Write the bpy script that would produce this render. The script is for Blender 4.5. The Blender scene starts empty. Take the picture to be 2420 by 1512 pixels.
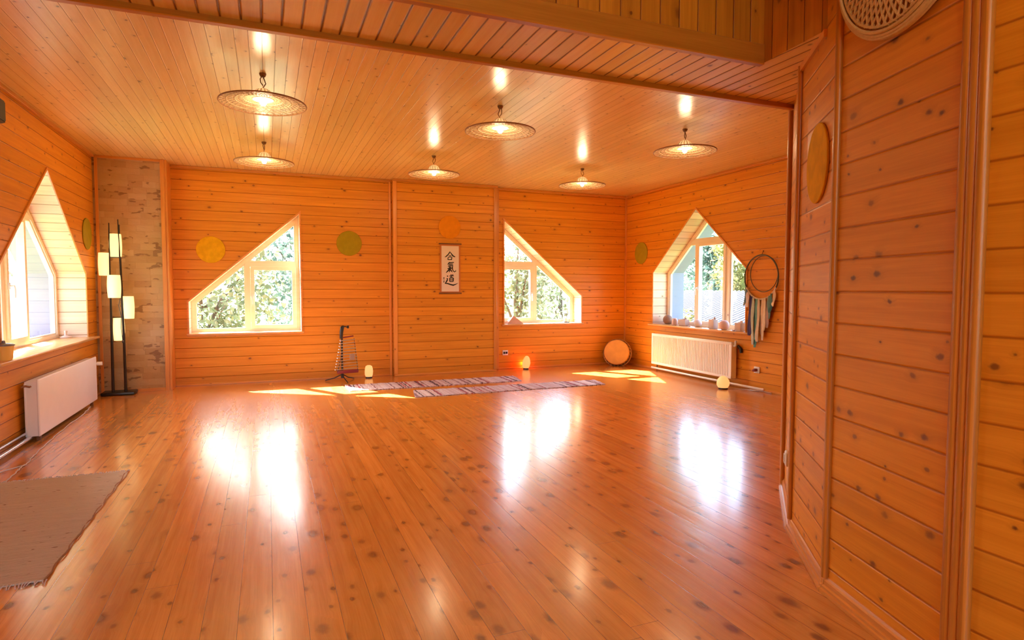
import bpy, bmesh, math, random
from mathutils import Vector, Matrix
from mathutils.geometry import tessellate_polygon
random.seed(7)
C = bpy.context.scene.collection
scn = bpy.context.scene
PI = math.pi

# ------------------------------------------------------------------ camera
F_PX, YAW, PITCH, ROLL, HC = 1431.9, math.radians(22.015), math.radians(-2.925), math.radians(0.086), 1.427
fw = Vector((math.sin(YAW)*math.cos(PITCH), math.cos(YAW)*math.cos(PITCH), math.sin(PITCH)))
rt = Vector((math.cos(YAW), -math.sin(YAW), 0)); up = rt.cross(fw)
r2 = math.cos(ROLL)*rt + math.sin(ROLL)*up; u2 = -math.sin(ROLL)*rt + math.cos(ROLL)*up
cd = bpy.data.cameras.new('camera'); cam = bpy.data.objects.new('camera', cd); C.objects.link(cam)
cd.sensor_width = 36; cd.lens = F_PX*36/2420; cd.clip_start = 0.05; cd.clip_end = 500
cam.matrix_world = Matrix(((r2.x, u2.x, -fw.x, 0), (r2.y, u2.y, -fw.y, 0), (r2.z, u2.z, -fw.z, HC), (0, 0, 0, 1)))
scn.camera = cam

# ------------------------------------------------------------------ world, sun, exposure
vs = scn.view_settings
scn.display_settings.display_device = 'sRGB'
vs.view_transform = 'Standard'; vs.look = 'None'; vs.gamma = 1; vs.use_curve_mapping = False
vs.exposure = -0.07
w = bpy.data.worlds.new('sky'); scn.world = w; w.use_nodes = True
wn = w.node_tree; bg = wn.nodes['Background']
sky = wn.nodes.new('ShaderNodeTexSky'); sky.sky_type = 'NISHITA'; sky.sun_disc = False
SUN = Vector((0.66, -1.12, -1.0)).normalized()
sky.sun_elevation = math.asin(-SUN.z); sky.sun_rotation = math.atan2(-SUN.x, -SUN.y)
sky.air_density = 1.0; sky.dust_density = 3.0; sky.ozone_density = 1.0
wn.links.new(sky.outputs[0], bg.inputs[0]); bg.inputs[1].default_value = 2.9
sd = bpy.data.lights.new('sun', 'SUN'); sd.energy = 128; sd.angle = math.radians(0.6); sd.color = (1, .98, .95)
so = bpy.data.objects.new('sun', sd); C.objects.link(so); so.location = (-8, 20, 15)
so.rotation_euler = SUN.to_track_quat('-Z', 'Y').to_euler()
scn.cycles.max_bounces = 8; scn.cycles.diffuse_bounces = 5; scn.cycles.glossy_bounces = 3
scn.cycles.transparent_max_bounces = 12
scn.cycles.sample_clamp_indirect = 6; scn.cycles.caustics_reflective = False; scn.cycles.caustics_refractive = False
LAMP_W, LAMP_COL = 18, (1, .74, .42)

# ------------------------------------------------------------------ dimensions (metres)
XL, XR = -2.13, 6.415
YA, YC, YR = 9.993, 9.858, 10.037          # back wall, chimney breast, recess behind it
H, ZS, YB = 3.2, 2.70, 3.24                # ceiling, soffit height, far edge of the beam
P0, J1, J2, J3 = (3.42, 3.24), (2.86, 2.65), (2.43, 2.04), (2.212, 1.33)
YREAR = -3.2

# ------------------------------------------------------------------ material helpers
class NT:
    def __init__(s, name):
        s.m = bpy.data.materials.new(name); s.m.use_nodes = True; s.t = s.m.node_tree
        s.bsdf = s.t.nodes['Principled BSDF']; s.out = s.t.nodes['Material Output']
    def put(s, sock, v):
        if isinstance(v, bpy.types.NodeSocket): s.t.links.new(v, sock)
        elif v is not None:
            if isinstance(v, (tuple, list)) and len(v) == 3 and sock.type == 'RGBA': v = (*v, 1)
            sock.default_value = v
    def math(s, op, a, b=None, c=None):
        n = s.t.nodes.new('ShaderNodeMath'); n.operation = op
        for i, v in enumerate((a, b, c)): s.put(n.inputs[i], v)
        return n.outputs[0]
    def step(s, x, a, b):
        n = s.t.nodes.new('ShaderNodeMapRange'); n.interpolation_type = 'SMOOTHSTEP'
        s.put(n.inputs[0], x); n.inputs[1].default_value = a; n.inputs[2].default_value = b
        return n.outputs[0]
    def comb(s, x, y, z=0.0):
        n = s.t.nodes.new('ShaderNodeCombineXYZ')
        for i, v in enumerate((x, y, z)): s.put(n.inputs[i], v)
        return n.outputs[0]
    def noise(s, vec, scale=1.0, detail=3.0, rough=.5):
        n = s.t.nodes.new('ShaderNodeTexNoise'); s.put(n.inputs['Vector'], vec)
        n.inputs['Scale'].default_value = scale; n.inputs['Detail'].default_value = detail; n.inputs['Roughness'].default_value = rough
        return n.outputs[0]
    def white(s, x):
        n = s.t.nodes.new('ShaderNodeTexWhiteNoise'); n.noise_dimensions = '1D'; s.put(n.inputs['W'], x)
        return n.outputs[0]
    def voro(s, vec, scale):
        n = s.t.nodes.new('ShaderNodeTexVoronoi'); n.voronoi_dimensions = '2D'; s.put(n.inputs['Vector'], vec); n.inputs['Scale'].default_value = scale
        return n.outputs['Distance'], n.outputs['Color']
    def sep(s, v):
        n = s.t.nodes.new('ShaderNodeSeparateXYZ'); s.put(n.inputs[0], v); return n.outputs
    def mix(s, f, a, b, mode='MIX'):
        n = s.t.nodes.new('ShaderNodeMix'); n.data_type = 'RGBA'; n.blend_type = mode
        s.put(n.inputs[0], f); s.put(n.inputs[6], a); s.put(n.inputs[7], b); return n.outputs[2]
    def ramp(s, f, stops, interp='LINEAR'):
        n = s.t.nodes.new('ShaderNodeValToRGB'); s.put(n.inputs[0], f); r = n.color_ramp; r.interpolation = interp
        while len(r.elements) < len(stops): r.elements.new(.5)
        for e, (p, c) in zip(r.elements, stops): e.position = p; e.color = (*c, 1)
        return n.outputs[0]
    def uv(s):
        n = s.t.nodes.new('ShaderNodeTexCoord'); return s.sep(n.outputs['UV'])
    def obj(s):
        n = s.t.nodes.new('ShaderNodeTexCoord'); return n.outputs['Object']
    def bump(s, h, dist=1.0, strength=1.0):
        n = s.t.nodes.new('ShaderNodeBump'); n.inputs['Strength'].default_value = strength; n.inputs['Distance'].default_value = dist
        s.put(n.inputs['Height'], h); s.put(s.bsdf.inputs['Normal'], n.outputs[0]); return n.outputs[0]
    def p(s, **k):
        names = dict(color='Base Color', rough='Roughness', spec='Specular IOR Level', metal='Metallic', coat='Coat Weight', coatr='Coat Roughness', emit='Emission Color', estr='Emission Strength', trans='Transmission Weight', sub='Subsurface Weight', sheen='Sheen Weight')
        for a, v in k.items(): s.put(s.bsdf.inputs[names[a]], v)
        return s

def plain(name, col, rough=.5, metal=0.0, var=.08, scale=8.0, emit=None, estr=0.0, spec=.5):
    n = NT(name)
    f = n.noise(n.obj(), scale, 3)
    lo = tuple(c*(1-var) for c in col); hi = tuple(min(1, c*(1+var)) for c in col)
    n.p(color=n.mix(f, lo, hi), rough=rough, metal=metal, spec=spec)
    if emit: n.p(emit=emit, estr=estr)
    return n.m

def wood(name, W, c0, c1, knot=(.12, .03, .008), rough=.35, gw=.006, gd=.004, gdark=.35, kscale=4.5, kkeep=.55, kr=.012,
         phase=0.0, seed=0.0, joint=None, wave=0.0, bvar=.16, coat=0.0, coatr=.1, kel=.7, spec=.5):
    n = NT(name); u, v, _ = n.uv()
    vv = n.math('ADD', n.math('DIVIDE', v, W), phase)
    idx = n.math('FLOOR', vv); fr = n.math('FRACT', vv)
    rnd = n.white(n.math('ADD', idx, seed + .37)); rnd2 = n.white(n.math('ADD', idx, seed + 71.9))
    uu = n.math('ADD', u, n.math('MULTIPLY', rnd, 13.7))
    # knots, sparse, each board its own
    kd, kc = n.voro(n.comb(n.math('MULTIPLY', uu, kel), n.math('ADD', v, n.math('MULTIPLY', idx, 3.31))), kscale)
    ks = n.sep(kc)
    kdm = n.math('DIVIDE', kd, kscale)
    keep = n.math('GREATER_THAN', ks[0], kkeep)
    kn = n.noise(n.comb(n.math('MULTIPLY', uu, 40), n.math('MULTIPLY', v, 40)), 1, 2)
    kdm = n.math('ADD', kdm, n.math('MULTIPLY', n.math('SUBTRACT', kn, .5), .016))
    rad = n.math('MULTIPLY_ADD', n.math('POWER', ks[1], 2.0), kr*1.1, kr*.4)
    q = n.math('DIVIDE', kdm, rad)
    core = n.math('MULTIPLY', n.math('MULTIPLY', n.math('SUBTRACT', 1.0, n.step(q, .35, 1.25)), keep), n.math('MULTIPLY_ADD', ks[2], .4, .6))
    halo = n.math('MULTIPLY', n.math('SUBTRACT', 1.0, n.step(q, .8, 3.2)), keep)
    # grain, bent a little round the knots
    vb = n.math('ADD', v, n.math('MULTIPLY', halo, .012))
    g1 = n.noise(n.comb(n.math('MULTIPLY', uu, 1.1), n.math('MULTIPLY', vb, 26), n.math('MULTIPLY', rnd, 40)), 1, 4, .6)
    g2 = n.noise(n.comb(n.math('MULTIPLY', uu, 4), n.math('MULTIPLY', vb, 170)), 1, 2)
    g = n.math('ADD', n.math('MULTIPLY', g1, .75), n.math('MULTIPLY', g2, .25))
    col = n.mix(n.step(g, .3, .72), c0, c1)
    bv = n.math('MULTIPLY_ADD', rnd2, bvar*2, 1-bvar)
    col = n.mix(1.0, col, n.comb(bv, bv, bv), 'MULTIPLY')
    col = n.mix(n.math('MULTIPLY', halo, .25), col, tuple(c*.6 for c in c0))
    col = n.mix(n.math('MULTIPLY', core, .9), col, knot)
    e = n.math('MULTIPLY', n.math('MINIMUM', fr, n.math('SUBTRACT', 1.0, fr)), W)
    if joint:
        ju = n.math('FRACT', n.math('DIVIDE', uu, joint))
        ej = n.math('MULTIPLY', n.math('MINIMUM', ju, n.math('SUBTRACT', 1.0, ju)), joint)
        e = n.math('MINIMUM', e, ej)
    prof = n.step(e, 0, gw)
    dk = n.step(e, gw*.1, gw*.7)
    dk = n.math('MULTIPLY_ADD', dk, 1-gdark, gdark)
    col = n.mix(1.0, col, n.comb(dk, n.math('POWER', dk, 1.5), n.math('POWER', dk, 2.0)), 'MULTIPLY')
    hgt = n.math('ADD', n.math('MULTIPLY', prof, gd), n.math('MULTIPLY', g, .0004))
    if wave:
        wv = n.noise(n.comb(n.math('MULTIPLY', uu, 1.6), n.math('MULTIPLY', v, 9), n.math('MULTIPLY', rnd, 9)), 1, 3, .55)
        tilt = n.math('MULTIPLY', n.math('MULTIPLY', n.math('SUBTRACT', rnd2, .5), fr), wave*1.2)
        hgt = n.math('ADD', hgt, n.math('ADD', n.math('MULTIPLY', wv, wave), tilt))
    n.bump(hgt, 1.0)
    n.p(color=col, rough=rough, spec=spec)
    if coat: n.p(coat=coat, coatr=coatr); n.bsdf.inputs['Coat IOR'].default_value = 1.5
    return n.m

WALL0, WALL1 = (.60, .215, .010), (.74, .30, .022)
M = {}
M['wall'] = wood('pine_wall_boards', .144, WALL0, WALL1, phase=.17, seed=3, gd=.005, gw=.007, gdark=.5, rough=.42, kr=.0125, kkeep=.40, kscale=5, spec=.36, bvar=.09)
M['part'] = wood('pine_partition_boards', .144, WALL0, WALL1, phase=.17, seed=23, gd=.003, gw=.009, gdark=.6, rough=.40, kr=.013, kkeep=.10, kscale=6.5, spec=.36, bvar=.07)
M['ceil'] = wood('pine_ceiling_boards', .09, (.84, .58, .23), (.93, .72, .37), seed=41, wave=.0012, gd=.003, gw=.005, gdark=.5, rough=.30, kr=.017, kkeep=.3, kscale=5, bvar=.07, coat=.7, coatr=.24)
M['soffit'] = wood('pine_soffit_boards', .09, (.84, .55, .23), (.92, .69, .36), seed=51, gd=.006, gw=.009, gdark=.22, rough=.32, kr=.010, kkeep=.55, kscale=4.5, bvar=.12)
M['fascia'] = wood('pine_fascia_boards', .12, (.44, .15, .010), (.60, .23, .022), seed=61, gd=.003, gw=.006, rough=.4, kr=.016, kkeep=.45, kscale=5)
M['floor'] = wood('varnished_pine_floor', .14, (.58, .20, .028), (.76, .32, .058), knot=(.13, .022, .004), seed=5, gd=.0002, gw=.0028, gdark=.18, kr=.027, kkeep=.28, kscale=6.5, rough=.27, joint=4.7, wave=.0034, bvar=.13, kel=.6, coat=.75, coatr=.16, spec=.8)
M['trim'] = wood('pine_trim', 2.0, (.60, .22, .038), (.76, .32, .068), seed=9, gd=0, gw=.0001, gdark=1, kkeep=.9, rough=.3, phase=.5)
M['trimd'] = wood('dark_pine_trim', 2.0, (.46, .16, .018), (.60, .23, .035), seed=10, gd=0, gw=.0001, gdark=1, kkeep=.9, rough=.3, phase=.5)
M['reveal'] = wood('pale_pine_reveal_boards', .144, (.80, .55, .37), (.88, .67, .49), phase=.17, seed=13, gd=.004, gw=.006, rough=.35, kkeep=.7)
M['sill'] = wood('pine_sill', 3.0, (.66, .32, .10), (.80, .45, .18), seed=19, gd=0, gw=.0001, gdark=1, kkeep=.75, rough=.25, phase=.4)
M['frame'] = wood('pale_wood_window_frame', 3.0, (.88, .77, .64), (.94, .85, .75), seed=29, gd=0, gw=.0001, gdark=1, kkeep=.98, rough=.3, phase=.4, bvar=.03)
M['plaster'] = plain('lavender_plaster', (.27, .255, .34), .8, var=.05)
M['white'] = plain('white_enamel', (.90, .87, .85), .35, var=.03)
M['whitep'] = plain('white_plastic', (.82, .80, .80), .4, var=.02)
M['dark'] = plain('black_lacquer', (.012, .008, .007), .35, var=.2)
M['black'] = plain('black_plastic', (.01, .009, .009), .5, var=.2)
M['chrome'] = plain('polished_steel', (.72, .72, .76), .18, metal=1, var=.05)
M['steel'] = plain('brushed_steel', (.70, .68, .70), .3, metal=1, var=.08)
M['pipe'] = plain('white_painted_pipe', (.72, .66, .62), .35)
M['straw'] = plain('natural_wicker', (.62, .40, .20), .6, var=.2, scale=60)
M['strawl'] = plain('pale_wicker_strands', (.50, .34, .20), .6, var=.2, scale=60)
M['strawd'] = plain('dark_wicker_rim', (.30, .13, .05), .55, var=.2, scale=60)
M['cord'] = plain('brown_cord', (.18, .07, .02), .6)
def crochet():
    n = NT('cream_crochet_cap'); d = n.t.nodes.new('ShaderNodeBsdfDiffuse'); tl = n.t.nodes.new('ShaderNodeBsdfTranslucent'); mx = n.t.nodes.new('ShaderNodeMixShader'); mx.inputs[0].default_value = .6
    c = n.mix(n.noise(n.obj(), 90, 2), (.66, .56, .42), (.92, .85, .74)); n.put(d.inputs[0], c); n.put(tl.inputs[0], c)
    n.t.links.new(d.outputs[0], mx.inputs[1]); n.t.links.new(tl.outputs[0], mx.inputs[2]); n.t.links.new(mx.outputs[0], n.out.inputs[0]); n.t.nodes.remove(n.bsdf); return n.m
M['cap'] = crochet()
M['cablew'] = plain('white_cable', (.66, .58, .58), .5)
M['grass'] = plain('lawn', (.10, .17, .05), .9, var=.5, scale=2)
M['bark'] = plain('tree_bark', (.12, .09, .07), .9, var=.3)

def glass():
    n = NT('window_glass'); t = n.t
    tr = t.nodes.new('ShaderNodeBsdfTransparent'); tr.inputs[0].default_value = (.96, .98, .97, 1)
    gl = t.nodes.new('ShaderNodeBsdfGlossy'); gl.inputs['Roughness'].default_value = .02
    lw = t.nodes.new('ShaderNodeLayerWeight'); lw.inputs[0].default_value = .5
    f5 = n.math('MULTIPLY_ADD', n.math('POWER', lw.outputs['Facing'], 4.0), .85, .04)
    mx = t.nodes.new('ShaderNodeMixShader'); t.links.new(f5, mx.inputs[0]); t.links.new(tr.outputs[0], mx.inputs[1]); t.links.new(gl.outputs[0], mx.inputs[2])
    t.links.new(mx.outputs[0], n.out.inputs[0]); t.nodes.remove(n.bsdf); return n.m
M['glass'] = glass()

def emit(name, col, s, base=(.8, .7, .5)):
    n = NT(name); n.p(color=base, rough=.6, emit=col, estr=s); return n.m
M['bulb'] = emit('lit_bulb', (1, .84, .58), 12)
M['shade'] = emit('lit_paper_shade', (1, .68, .27), 1.45)
M['salt'] = emit('lit_salt_crystal', (1, .46, .13), 1.0, (.5, .25, .12))
M['saltw'] = emit('lit_pale_salt_crystal', (1, .50, .16), 1.0, (.5, .32, .18))
M['saltr'] = emit('lit_red_bulb', (1, .045, .004), 750, (.8, .2, .1))

def stone():
    n = NT('split_stone_cladding'); u, v, _ = n.uv()
    row = n.math('FLOOR', n.math('DIVIDE', v, .085)); rr = n.white(n.math('ADD', row, 3.1))
    bw = n.math('MULTIPLY_ADD', n.white(n.math('ADD', row, 9.7)), .14, .15)
    ux = n.math('ADD', n.math('DIVIDE', u, bw), n.math('MULTIPLY', rr, 5))
    ci = n.math('FLOOR', ux)
    tr = n.white(n.math('MULTIPLY_ADD', ci, 17.31, n.math('MULTIPLY', row, 3.77)))
    nz = n.noise(n.comb(n.math('MULTIPLY', u, 9), n.math('MULTIPLY', v, 22), n.math('MULTIPLY', tr, 20)), 1, 4, .6)
    c = n.ramp(n.math('MULTIPLY_ADD', nz, .3, n.math('MULTIPLY', tr, .75)), [(.04, (.26, .125, .052)), (.14, (.38, .220, .095)), (.5, (.44, .275, .125)), (.8, (.46, .295, .145)), (1, (.49, .325, .165))])
    chip = n.step(n.noise(n.comb(n.math('MULTIPLY', u, 6), n.math('MULTIPLY', v, 12), tr), 1, 2), .61, .65)
    c = n.mix(n.math('MULTIPLY', chip, .7), c, (.15, .062, .024))
    fx = n.math('FRACT', ux); fy = n.math('FRACT', n.math('DIVIDE', v, .085))
    ex = n.math('MULTIPLY', n.math('MINIMUM', fx, n.math('SUBTRACT', 1.0, fx)), bw)
    ey = n.math('MULTIPLY', n.math('MINIMUM', fy, n.math('SUBTRACT', 1.0, fy)), .085)
    e = n.step(n.math('MINIMUM', ex, ey), 0, .004)
    hgt = n.math('ADD', n.math('MULTIPLY', e, .0015), n.math('MULTIPLY_ADD', tr, .006, n.math('MULTIPLY', nz, .008)))
    n.bump(hgt, 1.0); n.p(color=c, rough=.75); return n.m
M['stone'] = stone()

# ------------------------------------------------------------------ mesh helpers
class MB:
    def __init__(s): s.bm = bmesh.new()
    def face(s, pts):
        try: return s.bm.faces.new([s.bm.verts.new(p) for p in pts])
        except ValueError: return None
    def box(s, a, b):
        (x0, y0, z0), (x1, y1, z1) = a, b
        v = [s.bm.verts.new(p) for p in ((x0,y0,z0),(x1,y0,z0),(x1,y1,z0),(x0,y1,z0),(x0,y0,z1),(x1,y0,z1),(x1,y1,z1),(x0,y1,z1))]
        for f in ((3,2,1,0),(4,5,6,7),(0,1,5,4),(1,2,6,5),(2,3,7,6),(3,0,4,7)): s.bm.faces.new([v[i] for i in f])
        return s
    def bbox(s, a, b, r=.01, seg=2):
        n0 = len(s.bm.edges); s.box(a, b); s.bm.edges.ensure_lookup_table()
        bmesh.ops.bevel(s.bm, geom=list(s.bm.edges)[n0:], offset=r, segments=seg, affect='EDGES', profile=.5); return s
    def tube(s, pts, r, seg=8, closed=False, cap=True):
        pts = [Vector(p) for p in pts]; n = len(pts); rings = []
        rs = r if isinstance(r, (list, tuple)) else [r]*n
        ref = None
        for i, p in enumerate(pts):
            if closed: t = pts[(i+1) % n]-pts[i-1]
            else: t = pts[min(i+1, n-1)]-pts[max(i-1, 0)]
            t.normalize()
            if ref is None:
                ref = t.orthogonal().normalized()
            ref = ref - t*ref.dot(t)
            if ref.length < 1e-5: ref = t.orthogonal()
            ref.normalize(); b = t.cross(ref)
            rings.append([s.bm.verts.new(p + (ref*math.cos(2*PI*k/seg) + b*math.sin(2*PI*k/seg))*rs[i]) for k in range(seg)])
        m = n if closed else n-1
        for i in range(m):
            A, B = rings[i], rings[(i+1) % n]
            for k in range(seg): s.bm.faces.new((A[k], A[(k+1) % seg], B[(k+1) % seg], B[k]))
        if cap and not closed:
            s.bm.faces.new(rings[0][::-1]); s.bm.faces.new(rings[-1])
        return s
    def lathe(s, prof, seg=32, mat=None, c=(0, 0, 0)):
        mat = mat or Matrix.Identity(3); c = Vector(c); rings = []
        for r, z in prof:
            if r < 1e-6: rings.append([s.bm.verts.new(c + mat @ Vector((0, 0, z)))])
            else: rings.append([s.bm.verts.new(c + mat @ Vector((r*math.cos(2*PI*k/seg), r*math.sin(2*PI*k/seg), z))) for k in range(seg)])
        for A, B in zip(rings, rings[1:]):
            for k in range(seg):
                a, b = A[k % len(A)], A[(k+1) % len(A)]; d, e = B[k % len(B)], B[(k+1) % len(B)]
                vs_ = []
                for q in (a, b, e, d):
                    if q not in vs_: vs_.append(q)
                if len(vs_) > 2:
                    try: s.bm.faces.new(vs_)
                    except ValueError: pass
        return s
    def prism(s, poly, f0, f1):
        """convex or concave polygon poly (2d) pushed from map f0 to map f1"""
        A = [s.bm.verts.new(f0(*q)) for q in poly]; B = [s.bm.verts.new(f1(*q)) for q in poly]
        n = len(poly)
        for i in range(n): s.bm.faces.new((A[i], A[(i+1) % n], B[(i+1) % n], B[i]))
        s.bm.faces.new(A[::-1]); s.bm.faces.new(B); return s
    def ring(s, outer, inner, f0, f1):
        n = len(outer)
        V = [[s.bm.verts.new(f(*q)) for q in P] for P, f in ((outer, f0), (inner, f0), (outer, f1), (inner, f1))]
        for i in range(n):
            j = (i+1) % n
            for a, b in ((0, 1), (2, 3), (0, 2), (1, 3)): s.bm.faces.new((V[a][i], V[a][j], V[b][j], V[b][i]))
        return s
    def holes(s, outer, holes, f):
        P = [[Vector((*q, 0)) for q in L] for L in [outer]+holes]
        flat = [q for L in [outer]+holes for q in L]
        V = [s.bm.verts.new(f(*q)) for q in flat]
        for t in tessellate_polygon(P): s.bm.faces.new([V[i] for i in t])
        return s
    def build(s, name, mat, parent=None, grain=None, smooth=False, kind=None, loc=None, flip=None):
        bm = s.bm
        bmesh.ops.recalc_face_normals(bm, faces=bm.faces)
        bm.normal_update()
        uvl = bm.loops.layers.uv.new('UVMap')
        for f in bm.faces:
            nn = f.normal
            if grain == 'h' or grain is None:
                g = Vector((0, 0, 1)).cross(nn)
                if g.length < .2: g = Vector((1, 0, 0)) if grain == 'h' else Vector((0, 1, 0))
                g.normalize()
                if abs(g.x) > abs(g.y):
                    if g.x < 0: g = -g
                elif g.y < 0: g = -g
            else:
                g = Vector(grain); g = g - nn*g.dot(nn)
                if g.length < .1: g = nn.orthogonal()
                g.normalize()
            wv = nn.cross(g)
            k = max(range(3), key=lambda i: abs(wv[i]))
            if wv[k] < 0: wv = -wv
            for l in f.loops: l[uvl].uv = (l.vert.co.dot(g), l.vert.co.dot(wv))
        me = bpy.data.meshes.new(name); bm.to_mesh(me); bm.free()
        me.materials.append(M[mat] if isinstance(mat, str) else mat)
        if smooth:
            for p in me.polygons: p.use_smooth = True
            try: me.set_sharp_from_angle(angle=math.radians(40))
            except Exception: pass
        o = bpy.data.objects.new(name, me); C.objects.link(o)
        if parent: o.parent = parent
        if loc: o.location = loc
        if kind: o['kind'] = kind
        return o

def tag(o, label, cat, group=None):
    o['label'] = label; o['category'] = cat
    if group: o['group'] = group
    return o
def thing(name, label, cat, loc=(0, 0, 0), rz=0.0, group=None):
    o = bpy.data.objects.new(name, None); C.objects.link(o); o.location = loc; o.rotation_euler = (0, 0, rz); o.empty_display_size = .1
    return tag(o, label, cat, group)
def copy_tree(o, parent=None):
    c = o.copy(); C.objects.link(c)
    if parent: c.parent = parent
    for ch in list(o.children): copy_tree(ch, c)
    return c
def point(name, loc, e, col, r=.03, parent=None):
    l = bpy.data.lights.new(name, 'POINT'); l.energy = e; l.color = col; l.shadow_soft_size = r
    o = bpy.data.objects.new(name, l); C.objects.link(o); o.location = loc
    if parent: o.parent = parent
    return o
def inset(poly, d):
    n = len(poly); A = sum(poly[i][0]*poly[(i+1) % n][1]-poly[(i+1) % n][0]*poly[i][1] for i in range(n)); sg = 1 if A > 0 else -1
    L = []
    for i in range(n):
        a, b = Vector(poly[i]), Vector(poly[(i+1) % n]); t = (b-a).normalized(); nn = Vector((-t.y, t.x))*sg
        L.append((a+nn*d, t))
    out = []
    for i in range(n):
        (p, t), (q, s_) = L[i-1], L[i]
        den = t.x*s_.y-t.y*s_.x; k = ((q-p).x*s_.y-(q-p).y*s_.x)/den
        out.append(tuple(p+t*k))
    return out
def clip(poly, axis, lim, keep_less):
    out = []; n = len(poly)
    ins = lambda q: (q[axis] <= lim) if keep_less else (q[axis] >= lim)
    for i in range(n):
        a, b = poly[i], poly[(i+1) % n]
        if ins(a): out.append(a)
        if ins(a) != ins(b):
            k = (lim-a[axis])/(b[axis]-a[axis]); out.append((a[0]+k*(b[0]-a[0]), a[1]+k*(b[1]-a[1])))
    return out
def band(poly, axis, lo, hi): return clip(clip(poly, axis, lo, False), axis, hi, True)

# ------------------------------------------------------------------ windows' outlines (s along the wall, z)
W1 = [(-1.063, .745), (.492, .745), (.485, 2.585), (-1.063, 1.233)]
W2 = [(3.908, .782), (5.452, .782), (5.452, 1.303), (3.908, 2.632)]
W3 = [(6.85, .80), (9.118, .80), (9.118, 1.723), (7.985, 2.713), (6.85, 1.723)]
W4 = [(6.46, .80), (9.165, .80), (9.165, 1.61), (7.812, 2.67), (6.46, 1.61)]
FILL_W5 = [(-1.75, .5), (-.15, .5), (-.15, 2.7), (-1.75, 2.7)]  # this and the next: added rear openings, unseen, for fill daylight
FILL_W6 = [(.25, .5), (1.85, .5), (1.85, 2.7), (.25, 2.7)]

# ------------------------------------------------------------------ the shell
MB().holes([(XL, YREAR), (J3[0], YREAR), J3, J2, J1, P0, (XR, YB), (XR, YR), (XL, YR)], [], lambda x, y: (x, y, 0)).build('floor', 'floor', grain=(0, 1, 0), kind='structure')
MB().holes([(XL, YB), (XR, YB), (XR, YR), (XL, YR)], [], lambda x, y: (x, y, H)).build('ceiling', 'ceil', grain=(0, 1, 0), kind='structure')
cx, cy = (2.617, 2.70), (2.570, 2.235)
MB().holes([(XL, YB), (XL, 2.70), cx, cy, J1, P0], [], lambda x, y: (x, y, ZS)).build('ceiling_soffit', 'soffit', grain=(0, 1, 0), kind='structure')
m = MB(); m.face([(XL, YB, ZS), (P0[0], YB, ZS), (P0[0], YB, H), (XL, YB, H)]); m.build('wall_beam', 'wall', kind='structure')
m = MB(); m.face([(XL, 2.70, ZS), (*cx, ZS), (*cx, 3.4), (XL, 2.70, 3.4)]); m.face([(*cx, ZS), (*cy, ZS), (*cy, 3.4), (*cx, 3.4)])
m.build('wall_coffer', 'fascia', grain=(0, 0, 1), kind='structure')
MB().holes([(XL, YREAR), (2.75, YREAR), (2.75, 2.72), (XL, 2.72)], [], lambda x, y: (x, y, 3.4)).build('ceiling_entrance', 'ceil', grain=(0, 1, 0), kind='structure')
MB().holes([(-1.3, 0), (1.92, 0), (1.92, H), (-2.13, H), (-2.13, 0)], [W1], lambda s, z: (s, YA, z)).build('wall_back', 'wall', grain='h', kind='structure')
m = MB(); m.face([(1.918, YC, 0), (3.692, YC, 0), (3.692, YC, H), (1.918, YC, H)])
m.face([(1.918, YC, 0), (1.918, YA, 0), (1.918, YA, H), (1.918, YC, H)]); m.face([(3.692, YC, 0), (3.692, YR, 0), (3.692, YR, H), (3.692, YC, H)])
m.build('wall_chimney', 'wall', grain='h', kind='structure')
MB().holes([(3.692, 0), (XR, 0), (XR, H), (3.692, H)], [W2], lambda s, z: (s, YR, z)).build('wall_recess', 'wall', grain='h', kind='structure')
MB().holes([(YB, 0), (YR, 0), (YR, H), (YB, H)], [W3], lambda s, z: (XR, s, z)).build('wall_right', 'wall', grain='h', kind='structure')
MB().holes([(YREAR, 0), (YR, 0), (YR, 3.4), (YREAR, 3.4)], [W4], lambda s, z: (XL, s, z)).build('wall_left', 'wall', grain='h', kind='structure')
m = MB()
J4 = (J3[0], YREAR)
for a, b in ((P0, J1), (J1, J2), (J2, J3), (J3, J4)): m.face([(*a, 0), (*b, 0), (*b, 3.4), (*a, 3.4)])
m.build('wall_partition', 'part', grain='h', kind='structure')
m = MB(); m.face([(*P0, 0), (XR, YB, 0), (XR, YB, H), (*P0, H)]); m.build('wall_front', 'wall', grain='h', kind='structure')
MB().holes([(XL, 0), (J3[0], 0), (J3[0], 3.4), (XL, 3.4)], [FILL_W5, FILL_W6], lambda s, z: (s, YREAR, z)).build('wall_rear', 'wall', grain='h', kind='structure')

# stone column in the corner
m = MB(); m.box((XL, 9.65, 0), (-1.305, YA, H)); col = m.build('stone_column', 'stone', grain='h', kind='structure')
m = MB(); m.box((-1.335, 9.628, 0), (-1.285, 9.66, H)); m.box((-1.305, 9.64, 0), (-1.255, YA-.001, H)); m.build('corner_trim', 'trim', col, grain=(0, 0, 1))
MB().box((XL+.03, 9.632, 0), (XL+.065, 9.66, H)).build('edge_trim', 'trim', col, grain=(0, 0, 1))
MB().box((XL+.03, 9.628, H-.035), (-1.337, 9.66, H-.002)).build('top_trim', 'trim', col, grain=(1, 0, 0))
MB().box((XL+.03, 9.628, .001), (-1.337, 9.66, .045)).build('base_trim', 'trim', col, grain=(1, 0, 0))

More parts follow.
